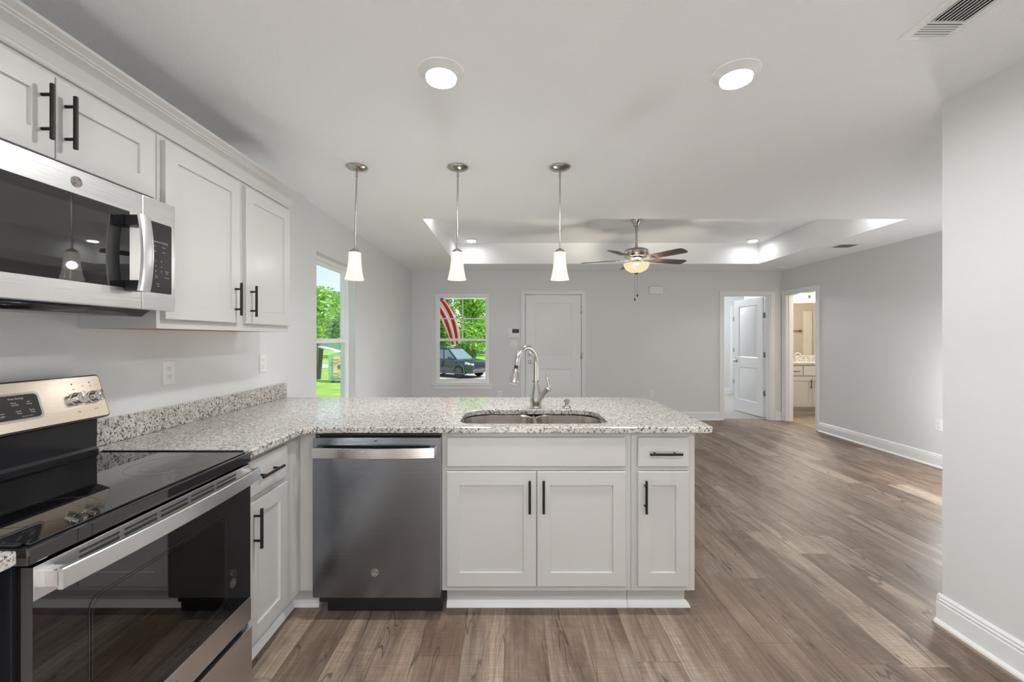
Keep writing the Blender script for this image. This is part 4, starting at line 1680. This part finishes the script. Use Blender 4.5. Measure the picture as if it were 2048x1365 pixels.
lamp('vanity_lamp', 'POINT', (5.255, 7.74, 2.05), 60, t, color=(1, .93, .82), shadow_soft_size=.06)
# towel bar on the opposite wall, seen in the mirror
t = thing('towel_bar', (6.78, 5.4, 1.52), 'bronze towel bar reflected in the bathroom mirror', 'towel bar')
b = B()
b.cyl((6.45, 5.455, 1.52), (7.09, 5.455, 1.52), .010, n=12)
for x in (6.45, 7.09):
    b.cyl((x, 5.4005, 1.52), (x, 5.468, 1.52), .017, n=14)
    b.cyl((x, 5.4005, 1.52), (x, 5.41, 1.52), .030, n=18)
b.build('bar', plain('warm_bronze', (.35, .24, .14), .3, 1.0), t)
b = B(Matrix.Translation((0, 5.4, 0)) @ Matrix.Rotation(PI, 4, 'Z'))
b.panelled(-7.38, -7.18, .02, 2.0, .02, ch=.003)
tag(b.build('trim_5', M['tile'], smooth=0), 'pale vertical panel beside the towel bar in the bathroom', 'panel', kind='structure')

t = thing('bathroom_fill_light', (5.5, 6.5, CEIL), 'added unseen fill light on the bathroom ceiling', 'ceiling light')  # added out of view to brighten the vanity front
b = B()
b.lathe([(.13, CEIL - .0004), (.13, CEIL - .03), (.11, CEIL - .06), (.05, CEIL - .08), (0, CEIL - .082)], (5.5, 6.5, 0), 28)
b.build('dome', M['vanitylamp'], t)
lamp('bathroom_fill_lamp', 'POINT', (5.5, 6.5, CEIL - .13), 45, t, color=(1, .93, .82), shadow_soft_size=.1)

# bedroom daylight lamp: an added, unseen fitting standing in for window light
t = thing('bedroom_fill_light', (3.7, 9.0, CEIL), 'added unseen ceiling fill light standing in for bedroom window daylight', 'ceiling light')
b = B()
b.lathe([(.15, CEIL - .0004), (.15, CEIL - .03), (.13, CEIL - .07), (.06, CEIL - .09), (0, CEIL - .092)], (3.7, 9.0, 0), 28)
b.build('dome', M['vanitylamp'], t)
lamp('bedroom_daylight_fill', 'POINT', (3.7, 9.0, CEIL - .14), 95, t, color=(.93, .97, 1.0), shadow_soft_size=.12)

# ------------------------------------------------------------------ outdoors
def gz(y):
    K = [(-60, -.3), (7, -.3), (20, -1.07), (30, -1.07), (60, -.3), (400, -.3)]
    for (a, za), (c, zc_) in zip(K[:-1], K[1:]):
        if a <= y <= c:
            return za + (zc_ - za) * (y - a) / (c - a)
    return -.3


b = B()
ys = [-20, 2, 5, 7, 9, 11, 14, 17, 20, 24, 27, 30, 36, 42, 50, 60, 90, 150]
b.loops([[(-110, y, gz(y)) for y in ys], [(-1.79, y, gz(y)) for y in ys]], False, False, False)
ys2 = [y for y in ys if y >= 9] 
b.loops([[(-1.79, y, gz(y)) for y in [7.15] + ys2], [(60, y, gz(y)) for y in [7.15] + ys2]], False, False, False)
tag(b.build('ground', M['grass'], smooth=60), 'bright green lawn outside the windows', 'lawn', kind='structure')
b = B()
b.box(-4.0, 4.0, 7.10, 7.14, -.35, -.02)
b.build('wall_foundation', M['concrete'], smooth=0)['kind'] = 'structure'
bpy.data.objects['wall_foundation']['label'] = 'concrete footing beneath the far wall outside'
bpy.data.objects['wall_foundation']['category'] = 'footing'


def strip(b, x0, x1, ys_, dz=.02):
    b.loops([[(x0, y, gz(y) + dz) for y in ys_], [(x1, y, gz(y) + dz) for y in ys_]], False, False, False)


b = B()
strip(b, -26, -9.5, [33, 34, 35, 36.3])
tag(b.build('path', M['concrete'], smooth=0), 'pale concrete strip crossing the lawn outside the left window', 'path', kind='structure')
b = B()
strip(b, -9.0, 6.0, [24.4, 26, 28, 30])
tag(b.build('driveway', M['concrete'], smooth=0), 'pale driveway under the parked car', 'driveway', kind='structure')
b = B()
b.box(-3.2, 3.5, 8.72, 8.86, 2.145, 2.40)
tag(b.build('trim_6', M['trim'], smooth=0), 'white porch beam above the flag outside', 'beam', kind='structure')
for x, lb in ((-2.6, 'white porch post holding the flagpole outside the far wall'), (3.3, 'white porch post right of the front door outside')):
    b = B()
    b.box(x - .06, x + .06, 8.73, 8.85, gz(8.8) - .05, 2.145)
    tag(b.build('pillar', M['trim'], smooth=0), lb, 'post', kind='structure')


def tree(name, x, y, h, r, zc_, n, leafm, label, leaf=.16, blobs=7, seed=1, trunk=.16):
    rg = random.Random(seed)
    t = thing(name, (x, y, gz(y)), label, 'tree' if 'tree' in name else 'bush', 'greenery outside')
    b = B()
    z0 = gz(y)
    b.tube([(x, y, z0 - .05), (x + .08, y, z0 + h * .3), (x - .05, y + .05, z0 + h * .65), (x, y, z0 + h * .9)], [trunk, trunk * .8, trunk * .5, trunk * .15], 8)
    for k in range(5):
        a = rg.uniform(0, 2 * PI)
        zb = z0 + h * rg.uniform(.3, .6)
        b.tube([(x, y, zb), (x + r * .4 * math.cos(a), y + r * .4 * math.sin(a), zb + h * .15), (x + r * .75 * math.cos(a), y + r * .75 * math.sin(a), zb + h * .25)], [trunk * .4, trunk * .25, trunk * .08], 6)
    b.build('trunk', M['bark'], t)
    cs = []
    for k in range(blobs):
        a = rg.uniform(0, 2 * PI)
        q = rg.uniform(.1, .62) * r
        cs.append((x + q * math.cos(a), y + q * math.sin(a), z0 + zc_ + rg.uniform(-.5, .5) * (h - zc_) * 1.3, r * rg.uniform(.35, .6)))
    cs.append((x, y, z0 + h - r * .45, r * .45))
    b = B()
    for k in range(n):
        c = rg.choice(cs)
        d = Vector((rg.gauss(0, 1), rg.gauss(0, 1), rg.gauss(0, 1))).normalized() * c[3] * rg.uniform(.55, 1.05) 
        p = Vector(c[:3]) + Vector((d.x, d.y, d.z * .85))
        if p.z < z0 + .02:
            continue
        u = Vector((rg.gauss(0, 1), rg.gauss(0, 1), rg.gauss(0, .6))).normalized()
        w = u.cross(Vector((rg.gauss(0, 1), rg.gauss(0, 1), rg.gauss(0, 1)))).normalized()
        s = leaf * rg.uniform(.6, 1.3)
        b.f([b.v(p - u * s), b.v(p + w * s * .45 + u * s * .1), b.v(p + u * s), b.v(p - w * s * .45 + u * s * .1)])
    b.build('foliage', leafm, t, smooth=0, normals=False)
    return t


# outside the left window
tree('leafy_tree', -13.4, 29.5, 6.2, 2.2, 3.6, 4200, M['leaf_bright'], 'bright green leafy tree at the left side of the left window view', .15, 10, 3)
tree('leafy_tree', -17.6, 44, 7.0, 2.6, 4.0, 3200, M['leaf_mid'], 'mid green tree in front of the house roof outside the left window', .20, 9, 4)
tree('leafy_tree', -28.5, 78, 10.0, 3.6, 6.6, 2600, M['leaf_dark'], 'dark distant tree behind the teal house outside the left window', .3, 9, 5)
# outside the far window
tree('leafy_tree', -2.9, 32.5, 8.2, 2.4, 4.6, 6000, M['leaf_bright'], 'big bright green tree filling the right upper panes of the far window', .17, 12, 6)
tree('leafy_tree', -7.6, 41.5, 9.2, 2.6, 4.8, 5000, M['leaf_dark'], 'dark green tree behind the flag in the far window', .18, 12, 7)
tree('leafy_tree', -5.9, 36.2, 7.6, 1.6, 4.2, 3600, M['leaf_mid'], 'mid green tree between the dark tree and the bright tree in the far window', .17, 12, 8)
tree('leafy_bush', -3.5, 39.8, 3.6, 2.0, 1.9, 3000, M['leaf_mid'], 'dense green bush behind the windscreen of the parked car', .16, 10, 9, .07)
tree('leafy_bush', -9.4, 35, 3.4, 1.8, 1.7, 3000, M['leaf_mid'], 'dense green bush behind the roof of the parked car', .16, 10, 10, .07)
tree('leafy_bush', -3.9, 47, 4.2, 2.4, 2.2, 3000, M['leaf_dark'], 'dark bush standing at the back beyond the car', .18, 10, 11, .07)
tree('leafy_tree', -12.5, 50, 10.5, 3.2, 4.6, 3600, M['leaf_dark'], 'tall dark tree farthest left beyond the porch flag', .2, 10, 12)
tree('leafy_tree', -.2, 52, 11, 3.4, 4.6, 3600, M['leaf_dark'], 'tall dark tree behind the bright tree at the right of the far window', .2, 10, 13)

# neighbour's house
t = thing('house', (-27, 63, gz(62)), 'teal single-storey house with grey roof outside the left window', 'house')
hz = gz(60)
b = B()
b.box(-36, -19, 60, 68, hz - .05, 2.25)
b.build('wall', M['siding'], t, smooth=0)
b = B()
b.prism([(59.2, 2.42), (68.8, 2.42), (64, 4.6)], -36.6, -18.4, 'x')
b.build('roof', M['shingle'], t, smooth=0)
b = B()
b.box(-36.7, -18.3, 59.1, 59.25, 2.2, 2.45)
b.build('fascia', M['whiteboard'], t, smooth=0)
b = B()
b.box(-27.3, -25.6, 59.9, 60.02, 1.35, 2.1)
w_ = b.build('window', M['whiteboard'], t, smooth=0)
b = B()
b.box(-26.8, -26.1, 59.86, 59.91, 1.4, 1.85)
b.build('pane', M['carglass'], w_, smooth=0)

# post, plank and chest on the side lawn
t = thing('leaning_post', (-11.3, 25.0, gz(25)), 'dark metal post leaning on the lawn outside the left window', 'post')
b = B()
b.prism(rrect(-.11, .11, -.08, .08, .02, 3), 0, 1, 'z')
sh = Matrix(((1, 0, .16, -11.31), (0, 1, 0, 25.0), (0, 0, 1.92, gz(25) - .01), (0, 0, 0, 1)))
for v_ in b.bm.verts:
    v_.co = sh @ v_.co
b.build('shaft', M['postmetal'], t, smooth=25)
t = thing('storage_chest', (-9.3, 23.3, gz(23.3)), 'teal upright storage chest with a tan front on the side lawn', 'chest')
cz = gz(23.3)
b = B()
b.prism(rrect(-9.88, -8.4, cz + .10, cz + 1.55, .16, 5), 23.0, 24.0, 'y')
b.build('body', M['chest'], t, smooth=30)
b = B()
b.prism(rrect(-9.60, -8.6, cz + .28, cz + 1.45, .08, 4), 22.96, 23.0, 'y')
fp = b.build('front_panel', M['tan'], t, smooth=30)
for z in (cz + .42, cz + 1.16):
    b = B()
    b.tube([(-9.62, 22.94, z), (-9.35, 22.90, z - .02), (-9.20, 22.90, z + .08), (-9.30, 22.92, z + .14), (-9.60, 22.94, z + .14)], .028, 8)
    b.build('latch', M['tan'], t)
b = B()
b.box(-9.34, -9.12, 22.93, 22.965, cz + .78, cz + .98)
b.build('emblem_plate', M['bark'], fp, smooth=0)
for x in (-9.72, -8.6):
    b = B()
    b.cyl((x, 23.1, cz + .09), (x, 23.25, cz + .09), .09, n=14)
    b.build('wheel', M['tyre'], t)
b = B()
pa, pb_ = Vector((-11.0, 24.78, .83)), Vector((-9.55, 23.5, cz + 1.68))
dd = (pb_ - pa).normalized()
nn = Vector((0, 1, 0)).cross(dd).normalized()
uu = dd.cross(nn)
b.loops([[p + uu * .25 * s1 + nn * .04 * s2 for s1, s2 in ((-1, -1), (1, -1), (1, 1), (-1, 1))] for p in (pa, pb_)])
tag(b.build('plank', M['whiteboard'], smooth=0), 'white plank leaning from the dark post onto the teal chest', 'plank')

# flag on the porch
t = thing('flagpole', (-2.54, 8.79, 1.75), 'white porch flagpole holding the striped flag', 'flagpole')
b = B()
b.tube([(-2.535, 8.70, 1.72), (-2.03, 8.562, 2.145), (-1.575, 8.562, 2.448)], .010, 10)
b.build('pole', M['trim'], t)
b = B()
b.tube([(-2.535, 8.728, 1.72), (-2.535, 8.68, 1.72)], .03, 12)
b.build('bracket', M['nickel'], t)


def bez(P, u):
    n_ = len(P) - 1
    k = min(int(u * n_), n_ - 1)
    f_ = u * n_ - k
    p0_, p1_, p2_, p3_ = P[max(k - 1, 0)], P[k], P[k + 1], P[min(k + 2, n_)]
    return tuple(.5 * ((2 * b1) + (-a1 + c1) * f_ + (2 * a1 - 5 * b1 + 4 * c1 - d1) * f_ ** 2 + (-a1 + 3 * b1 - 3 * c1 + d1) * f_ ** 3) for a1, b1, c1, d1 in zip(p0_, p1_, p2_, p3_))


E0 = [(-1.60, 2.43), (-1.42, 2.26), (-1.25, 2.05), (-1.10, 1.77), (-1.03, 1.48), (-1.02, 1.24)]
E1 = [(-2.02, 2.150), (-1.80, 2.14), (-1.60, 2.02), (-1.42, 1.77), (-1.29, 1.48), (-1.20, 1.20)]
NU, NV = 60, 78


def flag_w(u, v):
    return v + .14 * min(1, u * 2.5) * math.sin(2 * PI * (2.2 * v + .25 * u + .1))


def flag_y(u, v):
    return 8.55 + .09 * min(1, u * 2.5) * math.cos(2 * PI * (2.2 * v + .25 * u + .1))


b = B()
grid = []
for i in range(NU + 1):
    u = i / NU
    a_, c_ = bez(E0, u), bez(E1, u)
    row = []
    for j in range(NV + 1):
        v_ = j / NV
        vw = flag_w(u, v_)
        x = a_[0] + (c_[0] - a_[0]) * vw
        z = a_[1] + (c_[1] - a_[1]) * vw
        row.append(b.v((x, flag_y(u, v_), z)))
    grid.append(row)
for i in range(NU):
    for j in range(NV):
        s_ = j * 13 // NV
        b.mi = 2 if (i < NU * .33 and s_ < 7) else (0 if s_ % 2 == 0 else 1)
        b.f([grid[i][j], grid[i + 1][j], grid[i + 1][j + 1], grid[i][j + 1]])
cloth = tag(b.build('flag', [M['red'], M['whitecloth'], M['blue']], smooth=60), 'red and white striped flag with blue canton draped outside the far window', 'flag')
b = B()
for i in range(9):
    for j in range(11):
        if (i + j) % 2:
            continue
        u = (.03 + i * .034)
        v_ = (7 / 13) * (j + .9) / 12
        iu, jv = int(u * NU), int(v_ * NV)
        a_, c_ = bez(E0, u), bez(E1, u)
        vw = flag_w(u, v_)
        cx, cz_ = a_[0] + (c_[0] - a_[0]) * vw, a_[1] + (c_[1] - a_[1]) * vw
        cy = flag_y(u, v_)
        for sy in (-.004, .004):
            b.f([b.v((cx + (.011 if k % 2 == 0 else .0045) * math.sin(k * PI / 5), cy + sy, cz_ + (.011 if k % 2 == 0 else .0045) * math.cos(k * PI / 5))) for k in range(10)])
b.build('star_field', M['whitecloth'], cloth, smooth=0)

# ------------------------------------------------------------------ parked car (local x forward, y left, z up)
CARA = RAD(-36)
SC = 1.08
car_loc = Vector((-3.80, 27.0, gz(27) + .022))
CM = Matrix.Translation(car_loc) @ Matrix.Rotation(CARA, 4, 'Z') @ Matrix.Scale(SC, 4)
t = thing('car', car_loc, 'dark blue sport utility car parked on the driveway outside the far window', 'car')


def section(x, w, zb, zs, inset=.06):
    """cross-section ring of the lower body at station x: half width w, bottom zb, shoulder zs"""
    return [(x, -w + .05, zb), (x, -w, zb + .12), (x, -w - .015, zb + (zs - zb) * .55), (x, -w + inset * .4, zs - .05), (x, -w + inset * 1.6, zs),
            (x, w - inset * 1.6, zs), (x, w - inset * .4, zs - .05), (x, w + .015, zb + (zs - zb) * .55), (x, w, zb + .12), (x, w - .05, zb)]


b = B(CM)
st = [(-2.28, .78, .42, .98), (-2.22, .86, .34, 1.02), (-1.7, .89, .26, 1.04), (-.6, .90, .24, 1.03), (.6, .90, .24, 1.02), (1.05, .90, .24, 1.02), (1.45, .89, .25, 1.01), (1.9, .86, .27, .96), (2.16, .78, .30, .88), (2.28, .66, .36, .78), (2.30, .58, .42, .70)]
b.loops([section(*s_) for s_ in st])
b.build('body', M['carpaint'], t, smooth=40)
b = B(CM)


def cabin(x, w0, z0, w1, z1):
    return [(x[0], -w0, z0), (x[1], -w1, z1), (x[1], w1, z1), (x[0], w0, z0)]


# greenhouse: roof shell with pillars, built as a closed loft from base to roof
base = [(-2.16, .74), (-1.2, .80), (.2, .80), (1.12, .72)]
roof = [(-1.82, .58), (-1.2, .62), (.0, .62), (.34, .58)]
b.loops([[(x, -w, 1.0) for x, w in base] + [(x, w, 1.0) for x, w in reversed(base)], [(x, -w, 1.60) for x, w in roof] + [(x, w, 1.60) for x, w in reversed(roof)],
         [(x * .97, -w * .86, 1.66) for x, w in roof] + [(x * .97, w * .86, 1.66) for x, w in reversed(roof)]])
b.build('cabin', M['carpaint'], t, smooth=30)


def lerp3(a, c, f_):
    return tuple(p + (q - p) * f_ for p, q in zip(a, c))


def pane4(name, A, Bp, C, D, out, ins=.06):
    """glass on quad A,B (base) C,D (top), inset, pushed outwards"""
    b = B(CM)
    A, Bp, C, D = [Vector(p) for p in (A, Bp, C, D)]
    cen = (A + Bp + C + D) / 4
    o = Vector(out)
    q = [p + (cen - p) * ins + o * .012 for p in (A, Bp, C, D)]
    q2 = [p - o * .02 for p in q]
    b.loops([q2, q])
    return b.build(name, M['carglass'], t, smooth=0)


pane4('windscreen', (1.12, -.72, 1.0), (1.12, .72, 1.0), (.34, .58, 1.6), (.34, -.58, 1.6), (.6, 0, .8), .08)
pane4('rear_window', (-2.16, -.74, 1.0), (-2.16, .74, 1.0), (-1.82, .58, 1.6), (-1.82, -.58, 1.6), (-.85, 0, .5), .1)
for sg in (-1, 1):
    o = (0, sg * .95, .3)
    pane4('side_window', (.22, sg * .80, 1.02), (.98, sg * .735, 1.02), (.30, sg * .585, 1.58), (.02, sg * .62, 1.58), o, .10)
    pane4('side_window', (-.75, sg * .80, 1.02), (.16, sg * .80, 1.02), (-.02, sg * .62, 1.58), (-.75, sg * .62, 1.58), o, .08)
    pane4('side_window', (-1.75, sg * .765, 1.02), (-.80, sg * .80, 1.02), (-.80, sg * .62, 1.58), (-1.55, sg * .60, 1.58), o, .10)
    b = B(CM)
    b.tube([(.86, sg * .80, 1.04), (.84, sg * .90, 1.08)], .03, 8)
    b.box(.72, .90, min(sg * .90, sg * 1.08), max(sg * .90, sg * 1.08), 1.02, 1.18, .04)
    b.build('side_mirror', M['carpaint'], t)
    b = B(CM)
    b.tube([(-1.7, sg * .56, 1.66), (-1.6, sg * .56, 1.72), (.0, sg * .56, 1.72), (.15, sg * .56, 1.66)], .022, 8)
    b.build('roof_rail', M['cladding'], t)
    b = B(CM)
    b.prism([(-2.2, .24), (2.0, .24), (2.0, .30), (.8, .34), (-2.2, .34)], sg * .905 - .012, sg * .905 + .012, 'y')
    b.build('rocker_panel', M['cladding'], t, smooth=0)
    b = B(CM)
    b.box(-.72, .78, sg * .922 - .006, sg * .922 + .006, .350, .362)
    b.build('sill_line', M['redstripe'], t, smooth=0)
    b = B(CM)
    b.prism([(1.80, .80), (2.12, .76), (2.10, .86), (1.86, .92)], sg * .80 - .06, sg * .80 + .055, 'y')
    b.prism([(2.08, .76), (2.275, .74), (2.24, .82), (2.08, .86)], sg * .66 - .10, sg * .66 + .10, 'y')
    b.build('headlamp', M['headlamp'], t, smooth=0)
    for xw in (-1.42, 1.40):
        b = B(CM @ Matrix.Translation((xw, sg * .80, .365)) @ Matrix.Rotation(RAD(-90 * sg), 4, 'X'))
        b.lathe([(0, -.10), (.30, -.10), (.355, -.06), (.365, 0), (.355, .09), (.30, .115), (.25, .105), (.24, .06), (0, .06)], n=32)
        wh = b.build('wheel', M['tyre'], t)
        b = B(CM @ Matrix.Translation((xw, sg * .80, .365)) @ Matrix.Rotation(RAD(-90 * sg), 4, 'X'))
        b.lathe([(.235, .07), (.25, .112), (.238, .112), (.225, .075)], n=32)
        b.lathe([(0, .10), (.05, .10), (.06, .075)], n=16)
        for k in range(10):
            a = 2 * PI * k / 10
            b.tube([(.04 * math.cos(a), .04 * math.sin(a), .09), (.235 * math.cos(a + .12), .235 * math.sin(a + .12), .10)], [.018, .013], 6)
        b.build('rim', M['rim'], wh)
        b = B(CM)
        an = [RAD(q) for q in range(-10, 191, 12)]
        b.loops([[(xw + r_ * math.cos(q), sg * .905 + dy_, .365 + r_ * math.sin(q)) for r_, dy_ in ((.39, -.02), (.39, .018), (.46, .018), (.46, -.02))] for q in an])
        b.build('wheel_arch', M['cladding'], t, smooth=30)
b = B(CM)
b.box(2.26, 2.32, -.52, .52, .60, .74, .01)
b.build('grille', M['black'], t, smooth=0)
b = B(CM)
b.prism([(2.0, .26), (2.30, .34), (2.33, .44), (2.30, .50), (2.0, .46)], -.74, .74, 'y')
b.build('bumper', M['cladding'], t, smooth=0)
b = B(CM)
b.box(2.325, 2.335, -.72, .72, .345, .355)
b.build('front_sill_line', M['redstripe'], t, smooth=0)
